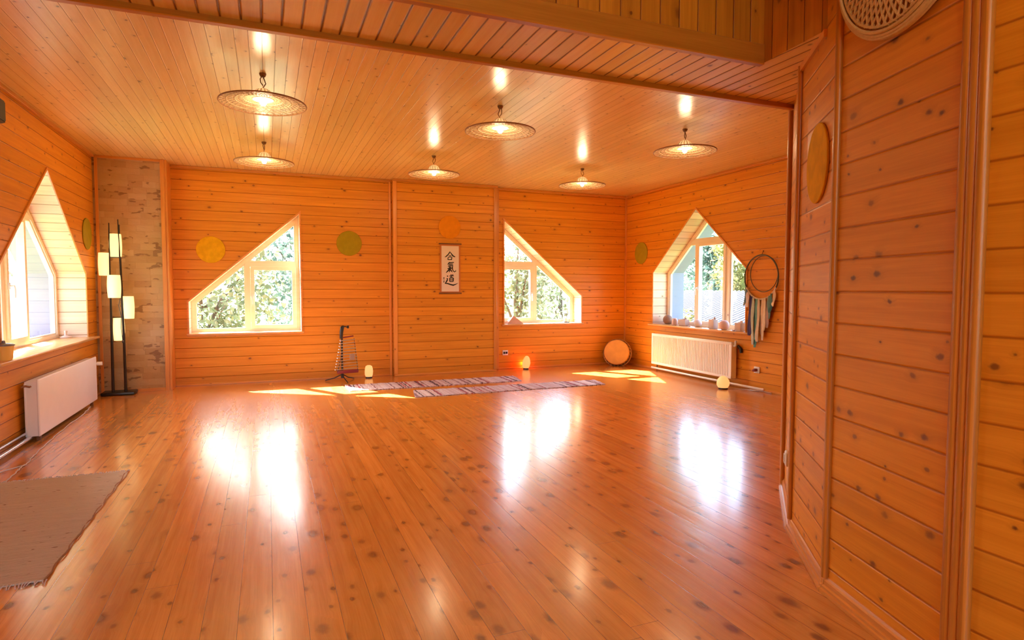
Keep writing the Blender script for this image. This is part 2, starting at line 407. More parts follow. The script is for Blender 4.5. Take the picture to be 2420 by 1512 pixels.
# trims: crown mouldings, skirtings, corner strips
tn = [0]
def trim(a, b, grain, mat='trim'):
    tn[0] += 1; return MB().bbox(a, b, .004, 1).build('trim_%d' % tn[0], mat, grain=grain, kind='structure')
c_, s_ = .035, .03
trim((-1.255, YA-c_, H-c_), (1.918, YA, H-.001), (1, 0, 0)); trim((1.90, YC-c_, H-c_), (3.71, YC, H-.001), (1, 0, 0))
trim((3.71, YR-c_, H-c_), (XR, YR, H-.001), (1, 0, 0)); trim((XR-c_, YB, H-c_), (XR, YR-c_, H-.001), (0, 1, 0))
trim((XL, YB, H-c_), (XL+c_, 9.62, H-.001), (0, 1, 0))
trim((1.865, YA-.022, 0), (1.90, YA, H-c_), (0, 0, 1)); trim((1.908, YC-.016, .03), (1.97, YC, H-c_), (0, 0, 1))
trim((3.645, YC-.016, .03), (3.70, YC, H-c_), (0, 0, 1)); trim((3.70, YR-.02, 0), (3.80, YR, H-c_), (0, 0, 1)); trim((XR-.025, YR-.045, 0), (XR, YR, H-c_), (0, 0, 1))
# beam edge battens
trim((XL, YB-.03, ZS-.03), (P0[0]-.02, YB+.012, ZS+.02), (1, 0, 0), 'trimd')
trim((XL, 2.688, ZS-.012), (cx[0], 2.73, ZS+.10), (1, 0, 0), 'trimd')
def strip(name, a, b, off, thick, z0, z1, mat='trim', grain=None, profile=None, kind='structure'):
    """long bar on the room side of the line a-b (2d), thick deep"""
    A, B = Vector(a), Vector(b); t = (B-A).normalized(); nn = Vector((t.y, -t.x))
    if nn.dot(Vector((0, 0))-A) < 0: nn = -nn
    m = MB(); prof = profile or [(off, z0), (off+thick, z0), (off+thick, z1), (off, z1)]
    f0 = lambda d, z: (A.x+nn.x*d, A.y+nn.y*d, z); f1 = lambda d, z: (B.x+nn.x*d, B.y+nn.y*d, z)
    m.prism(prof, f0, f1); return m.build(name, mat, grain=grain or (t.x, t.y, 0), kind=kind)
sk = [(0, .001), (.034, .001), (.034, .018), (.026, .022), (.026, .034), (.016, .038), (.016, .058), (.008, .064), (.004, .075), (0, .075)]
def ext(a, b, k=.012):
    A, B = Vector(a), Vector(b); t = (B-A).normalized(); return tuple(A-t*k), tuple(B+t*k)
for i, (a, b) in enumerate(((P0, J1), (J1, J2), (J2, J3), (J3, J4))):
    strip('baseboard_partition_%d' % (i+1), *ext(a, b), 0, 0, 0, 0, profile=sk)
skirt_small = [(0, .001), (.02, .001), (.02, .014), (.012, .024), (0, .03)]
strip('baseboard_back', (-1.255, YA), (1.865, YA), 0, 0, 0, 0, profile=skirt_small)
strip('baseboard_chimney', (1.918, YC), (3.692, YC), 0, 0, 0, 0, profile=skirt_small)
strip('baseboard_recess', (3.80, YR), (XR, YR), 0, 0, 0, 0, profile=skirt_small)
strip('baseboard_right', (XR, YB), (XR, YR-.05), 0, 0, 0, 0, profile=skirt_small)
strip('baseboard_left', (XL, YREAR), (XL, 9.62), 0, 0, 0, 0, profile=skirt_small)
# upright mouldings on the partition's folds
def post(P, r, z0, z1, ridges, ang, kx=1.0):
    tn[0] += 1; m = MB()
    t = Vector((math.cos(ang), math.sin(ang)))
    for k in range(ridges):
        o = (k-(ridges-1)/2)*r*1.55
        m.tube([(P[0]+t.x*o, P[1]+t.y*o, z0), (P[0]+t.x*o, P[1]+t.y*o, z1)], r, 12)
    return m.build('trim_%d' % tn[0], 'trimd', grain=(0, 0, 1), smooth=True, kind='structure')
post((J1[0]-.004, J1[1]+.004), .019, .07, ZS, 1, 0); post((J2[0]-.004, J2[1]+.002), .019, .07, 3.4, 1, 0)
post((J3[0]-.002, J3[1]), .020, .07, 3.4, 3, math.radians(82))
post((P0[0]-.004, P0[1]+.012), .020, .0, ZS-.03, 1, 0)
A, B = Vector(J1), Vector(cy)
strip('trim_soffit', tuple(A), tuple(B), -.004, .022, ZS-.035, ZS+.002)

# ------------------------------------------------------------------ windows
def window(n, poly, f, sign, regions, bars, sashes, handles, sill=None, depth=.30, casing=True, outer=.29):
    """f(s, z, d): point at distance d outwards from the wall face"""
    root = bpy.data.objects.new('window_%d' % n, None); C.objects.link(root); root['kind'] = 'structure'
    at = lambda d: (lambda s, z: f(s, z, d))
    nrm = Vector(f(0, 0, 1))-Vector(f(0, 0, 0))
    m = MB(); k = len(poly)
    for i in range(k):
        a, b = poly[i], poly[(i+1) % k]; m.face([f(*a, 0), f(*b, 0), f(*b, depth+.07), f(*a, depth+.07)])
    m.build('reveal', 'reveal', root, grain=nrm)
    m = MB()
    for i in range(k):
        a, b = poly[i], poly[(i+1) % k]; m.face([f(*a, depth+.07), f(*b, depth+.07), f(*b, depth+.07+outer), f(*a, depth+.07+outer)])
    m.build('outer_reveal', 'plaster', root)
    if casing:
        MB().ring(inset(poly, -.022), poly, at(0), at(-.012)).build('casing', 'trim', root, grain='h')
    inn = inset(poly, .055)
    MB().ring(inset(poly, .002), inn, at(depth), at(depth+.07)).build('frame', 'frame', root, grain='h')
    for b in bars:
        pl = inn
        for ax, lo, hi in b[1]: pl = band(pl, ax, lo, hi)
        MB().prism(pl, at(depth+.002), at(depth+.068)).build(b[0], 'frame', root, grain=(0, 0, 1) if b[0] == 'mullion' else 'h')
    for i, reg in enumerate(regions):
        pl = inn
        for ax, lo, hi in reg: pl = band(pl, ax, lo, hi)
        if i in sashes:
            q = inset(pl, sashes[i]); MB().ring(inset(pl, .003), q, at(depth-.022), at(depth+.05)).build('sash', 'frame', root, grain='h'); pl = q
        else:
            q = inset(pl, .018); MB().ring(inset(pl, .001), q, at(depth+.015), at(depth+.055)).build('glazing_bead', 'frame', root, grain='h'); pl = q
        m = MB(); m.face([f(s, z, depth+.035) for s, z in inset(pl, -.006)]); m.build('pane', 'glass', root)
    for s, z in handles:
        m = MB(); m.bbox(tuple(min(a, b) for a, b in zip(f(s-.014, z-.035, depth-.022), f(s+.014, z+.035, depth-.034))), tuple(max(a, b) for a, b in zip(f(s-.014, z-.035, depth-.022), f(s+.014, z+.035, depth-.034))), .003, 1)
        m.tube([f(s, z, depth-.03), f(s, z, depth-.07), f(s, z-.03, depth-.075), f(s, z-.12, depth-.072)], .010, 8)
        m.build('handle', 'whitep', root, smooth=True)
    if sill:
        s0, s1, z, front = sill
        m = MB(); a, b = f(s0, z-.03, -front), f(s1, z, depth-.001)
        m.bbox(tuple(min(p, q) for p, q in zip(a, b)), tuple(max(p, q) for p, q in zip(a, b)), .006, 2)
        g = (1, 0, 0) if abs(nrm.y) > .5 else (0, 1, 0)
        m.build('sill', 'sill', root, grain=g, smooth=True)
    # portal for the skylight that enters here
    cxs = sum(q[0] for q in poly)/k; s0 = min(q[0] for q in poly); s1 = max(q[0] for q in poly); z0 = min(q[1] for q in poly); z1 = max(q[1] for q in poly)
    l = bpy.data.lights.new('sky_portal', 'AREA'); l.shape = 'RECTANGLE'; l.size = s1-s0; l.size_y = z1-z0; l.cycles.is_portal = True
    o = bpy.data.objects.new('sky_portal', l); C.objects.link(o); o.location = f((s0+s1)/2, (z0+z1)/2, depth+.10)
    o.rotation_euler = (-nrm).to_track_quat('-Z', 'Y').to_euler()
    return root
fb = lambda s, z, d: (s, YA+d, z); fr_ = lambda s, z, d: (s, YR+d, z); fR = lambda s, z, d: (XR+d, s, z); fL = lambda s, z, d: (XL-d, s, z); fq = lambda s, z, d: (s, YREAR-d, z)
BIG = 99
window(1, W1, fb, 1, [[(0, -BIG, -.305)], [(0, -.235, BIG), (1, -BIG, 1.775)], [(0, -.235, BIG), (1, 1.845, BIG)]],
       [('mullion', [(0, -.305, -.235)]), ('transom', [(0, -.235, BIG), (1, 1.775, 1.845)])], {1: .06}, [(-.205, 1.30)], sill=(-1.10, .53, .765, .025), outer=.05)
window(2, W2, fr_, 1, [[(0, 4.665, BIG)], [(0, -BIG, 4.595), (1, -BIG, 1.845)], [(0, -BIG, 4.595), (1, 1.915, BIG)]],
       [('mullion', [(0, 4.595, 4.665)]), ('transom', [(0, -BIG, 4.595), (1, 1.845, 1.915)])], {1: .06}, [(4.565, 1.33)], sill=(3.86, 5.50, .80, .025), outer=.05)
window(3, W3, fR, 1, [[(0, 8.36, BIG), (1, -BIG, 2.19)], [(0, 7.61, 8.28), (1, -BIG, 2.19)], [(0, -BIG, 7.53), (1, -BIG, 2.19)], [(1, 2.26, BIG)]],
       [('mullion', [(0, 8.28, 8.36), (1, -BIG, 2.19)]), ('mullion', [(0, 7.53, 7.61), (1, -BIG, 2.19)]), ('transom', [(1, 2.19, 2.26)])], {1: .045}, [(8.255, 1.45)], sill=(6.74, 9.20, .81, .06))
window(4, W4, fL, 1, [[(0, 8.17, BIG), (1, -BIG, 2.19)], [(0, 7.53, 8.09), (1, -BIG, 2.19)], [(0, -BIG, 7.45), (1, -BIG, 2.19)], [(1, 2.26, BIG)]],
       [('mullion', [(0, 8.09, 8.17), (1, -BIG, 2.19)]), ('mullion', [(0, 7.45, 7.53), (1, -BIG, 2.19)]), ('transom', [(1, 2.19, 2.26)])], {1: .055}, [(7.56, 1.45)], sill=(6.15, 9.33, .81, .10))
for n_, W_ in ((5, FILL_W5), (6, FILL_W6)):  # added windows behind the camera, letting fill daylight onto the partition
    mid = (W_[0][0]+W_[1][0])/2
    window(n_, W_, fq, 1, [[(0, -BIG, mid-.035)], [(0, mid+.035, BIG)]], [('mullion', [(0, mid-.035, mid+.035)])], {0: .06, 1: .06}, [])

# ------------------------------------------------------------------ ceiling pendants
def net(m, R, r0, z0, z1, turns=.55, count=36, rad=.0032, rings=(), pts=12, seg=4):
    """lattice of crossing spirals, saucer shaped: height z0 at r0 falling to z1 at R"""
    for sg in (1, -1):
        for k in range(count):
            a0 = 2*PI*k/count; P = []
            for i in range(pts):
                t = i/(pts-1); r = r0+(R-r0)*t; a = a0+sg*turns*t
                P.append((r*math.cos(a), r*math.sin(a), z0+(z1-z0)*(t**1.6)))
            m.tube(P, rad, seg, cap=False)
    for r, q in rings:
        t = (r-r0)/(R-r0); z = z0+(z1-z0)*(max(t, 0)**1.6)
        m.tube([(r*math.cos(2*PI*k/48), r*math.sin(2*PI*k/48), z) for k in range(48)], q, 5, closed=True)
    return m
def pendant():
    root = thing('pendant_lamp', 'x', 'lamp', (0, 0, 0))
    MB().lathe([(0, -.028), (.018, -.027), (.026, -.012), (.028, 0), (0, 0)], 20, c=(0, 0, H-.001)).build('ceiling_rose', 'cord', root, smooth=True)
    m = MB(); m.tube([(0, 0, H-.02), (.012, .0, H-.05), (.022, .006, H-.08), (.004, .004, H-.11), (0, 0, 3.06)], .0045, 6)
    m.tube([(-.004, 0, H-.02), (-.02, .004, H-.045), (-.016, .0, H-.075), (.002, 0, H-.10)], .004, 6); m.build('cord', 'cord', root, smooth=True)
    m = MB(); m.lathe([(.010, .105), (.030, .100), (.055, .085), (.074, .060), (.082, .030), (.084, .012), (.080, .010), (.070, .055), (.05, .08), (.010, .098)], 28, c=(0, 0, 2.975))
    for k in range(14):
        a = 2*PI*k/14; m.tube([(.084*math.cos(a), .084*math.sin(a), 2.99), (.078*math.cos(a), .078*math.sin(a), 3.03), (.05*math.cos(a), .05*math.sin(a), 3.062)], .005, 5)
    m.build('cap', 'cap', root, smooth=True)
    m = net(MB(), .335, .075, 2.992, 2.952,   .62, 34, .0027, rings=((.085, .005), (.15, .003), (.215, .003), (.28, .003)))
    m.build('shade', 'strawl', root, smooth=True)
    MB().tube([(.338*math.cos(2*PI*k/56), .338*math.sin(2*PI*k/56), 2.953) for k in range(56)], .0065, 6, closed=True).build('rim', 'strawd', root, smooth=True)
    MB().lathe([(0, -.055), (.016, -.05), (.027, -.033), (.03, -.012), (.024, .012), (.015, .03), (.014, .045), (0, .045)], 20, c=(0, 0, 2.99)).build('bulb', 'bulb', root, smooth=True)
    return root
proto = pendant()
PEND = [((0.0, 5.50), 'wicker saucer pendant lamp looking largest, at the left end of the front row'), ((0.0, 8.02), 'wicker pendant lamp at the left end of the rear row'),
        ((2.13, 5.58), 'wicker pendant lamp in the middle of the front row of three'), ((2.10, 7.98), 'wicker pendant lamp hanging in front of the scroll wall'),
        ((4.33, 5.60), 'wicker pendant lamp at the right end of the front row'), ((4.34, 7.98), 'wicker pendant lamp at the right end of the rear row, near the drum')]
for i, ((x, y), lb) in enumerate(PEND):
    o = proto if i == 0 else copy_tree(proto)
    o.location = (x, y, 0); o.rotation_euler = (0, 0, i*1.1); o['label'] = lb; o['group'] = 'wicker pendant lamps on the ceiling'
    lt = point('pendant_light', (x, y, 2.950), LAMP_W, LAMP_COL, .045)

for i, (x, y) in enumerate(((-.6, -1.7), (.9, -1.7))):  # unseen pendants added behind the camera to brighten the near partition
    o = copy_tree(proto); o.location = (x, y, .2); o['group'] = 'added fill lamps in the entrance'; o['label'] = 'added wicker pendant lamp, unseen behind the viewpoint, to light the partition'
    point('pendant_light', (x, y, 3.12), 72, (1, .94, .80), .06)  # fill light belonging to the added entrance pendants

# wicker disc on the partition
A, B = Vector(J2), Vector(J3); t3 = (B-A).normalized(); n3 = Vector((t3.y, -t3.x))
if n3.dot(-A) < 0: n3 = -n3
bp = A+t3*.405+n3*.012
bk = thing('wicker_basket', 'large round open-weave wicker tray hung high on the near partition', 'basket', (bp.x, bp.y, 2.795))
bk.rotation_mode = 'QUATERNION'; zx = Vector((n3.x, n3.y, 0)); yx = Vector((0, 0, 1)); xx = yx.cross(zx)
bk.rotation_quaternion = Matrix((xx, yx, zx)).transposed().to_quaternion()
m = net(MB(), .335, .03, .05, .035, .62, 54, .0060, rings=((.05, .006), (.33, .007)), pts=14, seg=5); m.build('woven_net', 'straw', bk, smooth=True)
m = MB()
for r, z, q in ((.350, .04, .008), (.362, .028, .009), (.368, .012, .010), (.372, .024, .007)):
    m.tube([(r*math.cos(2*PI*k/64), r*math.sin(2*PI*k/64), z) for k in range(64)], q, 6, closed=True)
m.build('rim', M['straw'], bk, smooth=True)

# ------------------------------------------------------------------ round wall discs
def felt(name, col, var):
    n = NT(name); o = n.obj(); nz = n.noise(o, 14, 4); nz2 = n.noise(o, 70, 2)
    n.p(color=n.mix(n.step(nz, .35, .68), tuple(c*(1-var) for c in col), col), rough=.8, spec=.2); n.bump(n.math('MULTIPLY', nz2, .002), 1.0); return n.m
M['yel'] = felt('yellow_painted_disc', (.78, .43, .008), .14); M['grn'] = felt('olive_green_disc', (.34, .26, .010), .10); M['org'] = felt('orange_disc', (.72, .25, .006), .08)
def disc(c, nrm, r, mat, label, ry=None):
    nrm = Vector(nrm).normalized(); z = Vector((0, 0, 1)); x = z.cross(nrm); R = Matrix((x, z, nrm)).transposed()
    m = MB(); m.lathe([(0, 0), (r*.99, 0), (r, .003), (r, .009), (r*.985, .012), (r*.6, .0135), (0, .014)], 56, mat=R)
    if ry:
        for v in m.bm.verts: v.co.z *= ry/r
    o = m.build('wall_disc', mat, smooth=True, loc=tuple(Vector(c)+nrm*.0015)); return tag(o, label, 'wall decoration', 'round discs on the walls')
disc((-.755, YA, 2.0), (0, -1, 0), .195, 'yel', 'yellow round disc on the back wall, left of the slanted window')
disc((1.232, YA, 2.15), (0, -1, 0), .196, 'grn', 'olive green round disc on the back wall, right of the slanted window')
disc((2.855, YC, 2.457), (0, -1, 0), .19, 'org', 'orange round disc above the calligraphy scroll, almost the colour of the boards')
disc((XR, 9.505, 2.09), (-1, 0, 0), .20, 'grn', 'olive green round disc on the right wall beside the pointed window')
disc((XL, 9.285, 2.125), (1, 0, 0), .20, 'grn', 'olive green round disc on the left wall beside the stone column')
A, B = Vector(J1), Vector(J2); t2 = (B-A).normalized(); n2 = Vector((t2.y, -t2.x))
if n2.dot(-A) < 0: n2 = -n2
disc((2.622, 2.312, 2.068), (n2.x, n2.y, 0), .20, 'yel', 'yellow round disc on the narrow face of the near partition', ry=.20)

# ------------------------------------------------------------------ scroll with brush calligraphy
sc = thing('hanging_scroll', 'white hanging scroll with three black brushed characters on the back wall', 'scroll', (2.862, YC, 1.765))
SWD, SHT = .30, .762
MB().box((-SWD/2-.028, -.008, -SHT/2-.030), (SWD/2+.028, -.0015, SHT/2+.034)).build('mount', plain('scroll_mount', (.50, .15, .03), .7), sc)
M['paper'] = plain('scroll_paper', (.80, .66, .60), .8, var=.03)
MB().box((-SWD/2, -.0105, -SHT/2), (SWD/2, -.0082, SHT/2)).build('paper', 'paper', sc)
m = MB(); m.tube([(-SWD/2-.045, -.013, SHT/2+.034), (SWD/2+.045, -.013, SHT/2+.034)], .011, 10); m.build('top_rod', 'cord', sc, smooth=True)
m = MB(); m.tube([(-SWD/2-.045, -.014, -SHT/2-.030), (SWD/2+.045, -.014, -SHT/2-.030)], .012, 10); m.build('bottom_rod', 'cord', sc, smooth=True)
M['ink'] = plain('black_ink', (.012, .006, .005), .7)
def stroke(m, pts, wid, k=[0]):
    """brush stroke: polyline with widths, a thin solid on the paper"""
    k[0] += 1; y0, y1 = -.0107, -.0114-.00004*(k[0] % 9)
    n = len(pts); L, R = [], []
    for i, (x, z) in enumerate(pts):
        a = Vector(pts[max(i-1, 0)]); b = Vector(pts[min(i+1, n-1)]); t = (b-a).normalized(); q = Vector((-t.y, t.x)); h = wid[i]/2 if isinstance(wid, (list, tuple)) else wid/2
        L.append((x+q.x*h, z+q.y*h)); R.append((x-q.x*h, z-q.y*h))
    for i in range(n-1):
        m.prism([L[i], L[i+1], R[i+1], R[i]], lambda x, z: (x, y0, z), lambda x, z: (x, y1, z))
def glyph(name, strokes, cx, cz, s):
    m = MB()
    for pts, wd in strokes: stroke(m, [(cx+x*s, cz+z*s) for x, z in pts], [q*s for q in wd] if isinstance(wd, list) else wd*s)
    return m.build(name, 'ink', sc)
he = [([(0, .5), (-.18, .22), (-.42, -.02), (-.62, -.14)], [.11, .12, .13, .05]), ([(.0, .5), (.15, .28), (.36, .02), (.62, -.08)], [.06, .11, .16, .10]),
      ([(-.16, .02), (.16, .04)], [.08, .09]), ([(-.22, -.14), (-.26, -.42)], [.10, .09]), ([(-.22, -.14), (.1, -.10), (.22, -.14), (.18, -.42)], [.08, .09, .12, .10]), ([(-.26, -.42), (.22, -.40)], [.09, .10])]
glyph('character', he, -.003, .212, .145)
ki = [([(-.05, .62), (-.20, .50), (-.34, .34)], [.10, .12, .06]), ([(-.24, .52), (.10, .56), (.40, .60)], [.12, .12, .10]), ([(-.22, .36), (.08, .39), (.30, .42)], [.11, .11, .08]),
      ([(-.30, .18), (-.02, .22), (.26, .26), (.22, .0), (.28, -.30), (.46, -.46), (.62, -.36), (.60, -.24)], [.10, .13, .15, .13, .11, .12, .10, .04]),
      ([(-.16, .10), (-.05, -.02)], [.13, .09]), ([(.10, .12), (-.02, -.02)], [.10, .08]), ([(-.34, -.10), (.16, -.06)], [.12, .13]), ([(-.08, .14), (-.10, -.16), (-.12, -.50)], [.12, .16, .08]),
      ([(-.12, -.12), (-.30, -.36), (-.52, -.56)], [.12, .15, .06]), ([(-.06, -.12), (.06, -.30), (.22, -.50)], [.10, .15, .06])]
glyph('character', ki, .004, .017, .150)
do = [([(-.38, .46), (-.26, .36)], [.10, .14]), ([(.08, .62), (.12, .46)], [.12, .09]), ([(.32, .62), (.24, .48)], [.12, .08]), ([(-.10, .42), (.20, .44), (.42, .46)], [.10, .12, .08]),
      ([(.14, .40), (.06, .26)], [.09, .09]), ([(-.06, .22), (-.08, -.20)], [.11, .10]), ([(-.06, .22), (.26, .24), (.36, .18), (.34, -.18)], [.09, .12, .14, .11]), ([(-.04, .08), (.30, .09)], .07), ([(-.04, -.05), (.30, -.04)], .07), ([(-.08, -.20), (.34, -.18)], [.10, .10]),
      ([(-.46, .14), (-.32, .16), (-.36, -.06), (-.48, -.26), (-.62, -.44)], [.08, .12, .15, .14, .08]), ([(-.62, -.40), (-.30, -.42), (.0, -.52), (.34, -.60), (.62, -.50), (.92, -.36)], [.08, .14, .15, .17, .10, .02])]
glyph('character', do, .0, -.185, .150)
sg = [([(0, .3), (.05, .1)], .12), ([(-.15, .12), (.18, .16)], .10), ([(0, .05), (-.1, -.2)], .10), ([(.1, .0), (.14, -.2)], .09), ([(-.1, -.5), (.16, -.45)], .10), ([(.02, -.4), (.0, -.85)], .10), ([(-.14, -.72), (.14, -.68)], .09)]
glyph('signature', sg, -.112, -.165, .08)

# ------------------------------------------------------------------ floor lamp
fl = thing('floor_lamp', 'tall dark floor lamp with five staggered lit paper shades in front of the stone column', 'lamp', (-1.86, 9.50, 0))
m = MB(); m.bbox((-.20, -.125, .002), (.19, .125, .045), .012, 2); m.build('base', 'dark', fl, smooth=True)
for x0, x1, zt, yo in ((-.068, -.056, 2.29, -.05), (-.086, -.078, 2.24, .05), (.078, .046, 2.34, -.05), (.060, .040, 2.28, .05)):
    m = MB(); m.tube([(x0, yo, .04), (x0*.95, yo, .8), ((x0+x1)/2, yo, 1.5), (x1, yo, zt)], [.018, .015, .010, .006], 8); m.build('pole', 'dark', fl, smooth=True)
for z in (1.84, 1.04, 1.60):
    m = MB(); m.tube([(-.064, -.05, z), (.064, -.05, z)], .004, 6); m.tube([(-.084, .05, z), (.052, .05, z)], .004, 6); m.tube([(-.064, -.05, z), (-.084, .05, z)], .004, 6); m.tube([(.064, -.05, z), (.052, .05, z)], .004, 6)
    m.build('spreader', 'dark', fl, smooth=True)
for x, y, z, wd in ((.0, .0, 2.0, .152), (-.133, .0, 1.748, .136), (-.003, -.13, 1.453, .158), (.128, .0, 1.172, .142), (.012, .0, .88, .136)):
    r = wd/2; h = .150
    m = MB(); P = []
    for i in range(9):
        t = i/8; P.append((r*(.90+.10*math.sin(PI*t)), -h+2*h*t))
    P = P+[(P[-1][0]-.004, h-.002)]
    m.lathe(P, 28, c=(x, y, z)); m.lathe([(0, -h+.01), (r*.9, -h+.004)], 28, c=(x, y, z))
    m.build('shade', 'shade', fl, smooth=True)
m = MB(); m.tube([(.05, -.06, 1.30), (.03, -.065, 1.2), (.055, -.06, 1.05), (.05, -.062, .9), (.062, -.055, .72)], .004, 6); m.bbox((.055, -.07, .70), (.075, -.05, .74), .003, 1); m.build('switch_cord', 'dark', fl, smooth=True)

# ------------------------------------------------------------------ radiators
r = thing('radiator', 'white flat panel radiator under the left window', 'radiator', (XL, 7.84, 0))
m = MB(); m.bbox((.135, -1.03, .05), (.155, 1.03, .585), .010, 3); m.build('front_panel', 'white', r, smooth=True)
m = MB(); m.bbox((.04, -1.03, .05), (.06, 1.03, .55), .006, 2); m.build('back_panel', 'white', r, smooth=True)
for s in (-1, 1):
    m = MB(); m.box((.045, min(s*1.018, s*1.024), .055), (.146, max(s*1.018, s*1.024), .565)); m.build('side_panel', 'white', r)
m = MB(); m.box((.05, -1.02, .560), (.145, 1.02, .566))
for k in range(50): m.box((.055, -1.0+k*.04, .566), (.14, -.985+k*.04, .571))
m.build('top_grille', 'white', r)
m = MB(); m.tube([(.10, 1.02, .49), (.10, 1.06, .49)], .012, 10); m.tube([(.10, 1.06, .49), (.15, 1.07, .49)], .010, 10); m.tube([(.15, 1.07, .49), (.205, 1.075, .49)], .024, 14); m.build('valve', 'whitep', r, smooth=True)
m = MB(); m.tube([(.09, -1.02, .52), (.09, -1.045, .52), (.06, -1.05, .53), (.03, -1.05, .52)], .010, 8); m.build('vent_screw', 'strawd', r, smooth=True)
for y in (-.7, .7):
    m = MB(); m.box((.001, y-.02, .08), (.04, y+.02, .52)); m.build('bracket', 'white', r)
for y in (.93, -.93):
    m = MB(); m.box((.10, y-.02, .001), (.13, y+.02, .055)); m.build('foot', 'cord', r)

r = thing('radiator', 'white ribbed radiator under the right hand pointed window', 'radiator', (XR, 7.96, 0))
m = MB(); P = []
yy = -.985
prof = [(-.14, -.99)]
nrib = 52
for k in range(nrib):
    a = -.95+k*1.90/nrib; b = 1.90/nrib
    prof += [(-.142, a), (-.142, a+b*.45), (-.131, a+b*.55), (-.131, a+b*.92)]
prof += [(-.142, .952), (-.14, .99), (-.122, .99), (-.122, -.99)]
m.prism(prof, lambda x, y: (x, y, .155), lambda x, y: (x, y, .615))
m.build('front_panel', 'white', r)
for z0, z1 in ((.118, .158), (.612, .656)):
    m = MB(); m.bbox((-.145, -.99, z0), (-.122, .99, z1), .007, 2); m.build('panel_edge', 'white', r, smooth=True)
m = MB(); m.bbox((-.06, -.98, .13), (-.042, .98, .64), .005, 2); m.build('back_panel', 'white', r, smooth=True)
for s in (-1, 1):
    m = MB(); m.box((-.13, min(s*.982, s*.988), .125), (-.045, max(s*.982, s*.988), .64)); m.build('side_panel', 'white', r)
m = MB(); m.box((-.13, -.98, .638), (-.05, .98, .644))
for k in range(48): m.box((-.125, -.96+k*.04, .644), (-.055, -.945+k*.04, .650))
m.build('top_grille', 'white', r)
m = MB(); m.tube([(-.10, -.98, .60), (-.10, -1.03, .60)], .012, 10); m.tube([(-.10, -1.03, .60), (-.10, -1.03, .68)], .016, 12); m.build('valve', 'whitep', r, smooth=True)
m = MB(); m.tube([(-.03, -1.0, .60), (-.03, -1.06, .56), (-.03, -1.07, .50)], [.02, .024, .02], 12); m.build('thermostat_head', 'black', r, smooth=True)
for y in (-.7, .7):
    m = MB(); m.box((-.042, y-.02, .16), (-.001, y+.02, .60)); m.build('bracket', 'white', r)
m = MB(); m.tube([(-.05, .95, .002), (-.05, .95, .13)], .014, 10); m.build('foot', 'strawd', r, smooth=True)

m = MB(); m.tube([(XL+.075, 2.0, .045), (XL+.075, 6.7, .045), (XL+.075, 8.7, .045)], .018, 10); m.tube([(XL+.035, 2.0, .085), (XL+.035, 8.7, .085)], .014, 10)
tag(m.build('heating_pipe', 'chrome', smooth=True), 'shiny heating pipes along the foot of the left wall', 'pipe')
m = MB(); m.tube([(XR-.10, 9.0, .045), (XR-.10, 6.9, .045), (XR-.07, 6.4, .04)], .018, 10)
tag(m.build('heating_pipe', 'pipe', smooth=True), 'pale heating pipe along the foot of the right wall under the radiator', 'pipe')
def wig(P, amp, n=8):
    out = []
    for (a, b) in zip(P, P[1:]):
        a, b = Vector(a), Vector(b)
        for k in range(n): out.append(a.lerp(b, k/n)+Vector((random.uniform(-amp, amp), random.uniform(-amp, amp), 0)))
    out.append(Vector(P[-1])); return out
m = MB(); m.tube(wig([(-1.98, 5.70, .006), (-1.83, 5.93, .006), (-1.87, 6.35, .006), (-1.93, 7.2, .006), (-1.95, 8.1, .006), (-1.99, 8.6, .006)], .008), .005, 6)
m.tube(wig([(-1.80, 5.45, .006), (-1.82, 5.75, .012), (-1.84, 5.95, .006)], .006), .005, 6)
tag(m.build('power_cable', 'cablew', smooth=True), 'thin pale cable wandering over the floor along the left radiator', 'cable')
m = MB(); m.tube(wig([(6.13, 6.86, .006), (6.22, 6.80, .006), (6.30, 6.70, .006), (6.33, 6.60, .008), (6.37, 6.52, .006), (6.30, 6.55, .006), (6.27, 6.63, .006)], .012, 4), .006, 6)
m.tube(wig([(6.30, 6.62, .012), (6.36, 6.45, .012), (6.38, 6.30, .008)], .01, 4), .007, 6)
tag(m.build('power_cable', 'cablew', smooth=True), 'crumpled white cable on the floor right of the glowing egg lamp', 'cable')

# ------------------------------------------------------------------ sockets and speaker
def socket(f, label, plug=True):
    root = thing('wall_socket', label, 'socket')
    a = Vector(f(0, 0, 0)); root.location = a
    g = lambda s, z, d: tuple(Vector(f(s, z, d))-a)
    def bx(s0, s1, z0, z1, d0, d1): 
        p, q = g(s0, z0, d0), g(s1, z1, d1); return tuple(min(i, j) for i, j in zip(p, q)), tuple(max(i, j) for i, j in zip(p, q))
    m = MB(); m.bbox(*bx(-.052, .052, -.045, .045, .0015, .018), .005, 2); m.build('plate', 'whitep', root, smooth=True)
    for s in (-.022, .022) if plug != 'one' else (0,):
        m = MB(); m.bbox(*bx(s-.018, s+.018, -.018, .018, .018, .021), .002, 1); m.build('outlet', 'dark', root)
    return root, g
socket(lambda s, z, d: (3.925+s, YR-d, .292+z), 'white double socket on the back wall left of the red salt lamp')
rt_, g = socket(lambda s, z, d: (XR-d, 6.60+s, .290+z), 'white socket with a dark red plug on the right wall', 'one')
m = MB(); m.tube([g(0, 0, .021), g(0, 0, .06), g(.02, -.01, .075)], [.022, .024, .012], 12)
tag(m.build('plug', plain('dark_red_plug', (.20, .03, .03), .4), smooth=True, loc=tuple(rt_.location)), 'dark red plug pushed into the right wall socket', 'plug')
A, B = Vector(P0), Vector(J1); t1 = (B-A).normalized(); n1 = Vector((t1.y, -t1.x))
if n1.dot(-A) < 0: n1 = -n1
sw = thing('light_switch', 'rounded white switch low on the edge of the near partition', 'switch', (3.04, 2.84, .362), math.atan2(t1.y, t1.x))
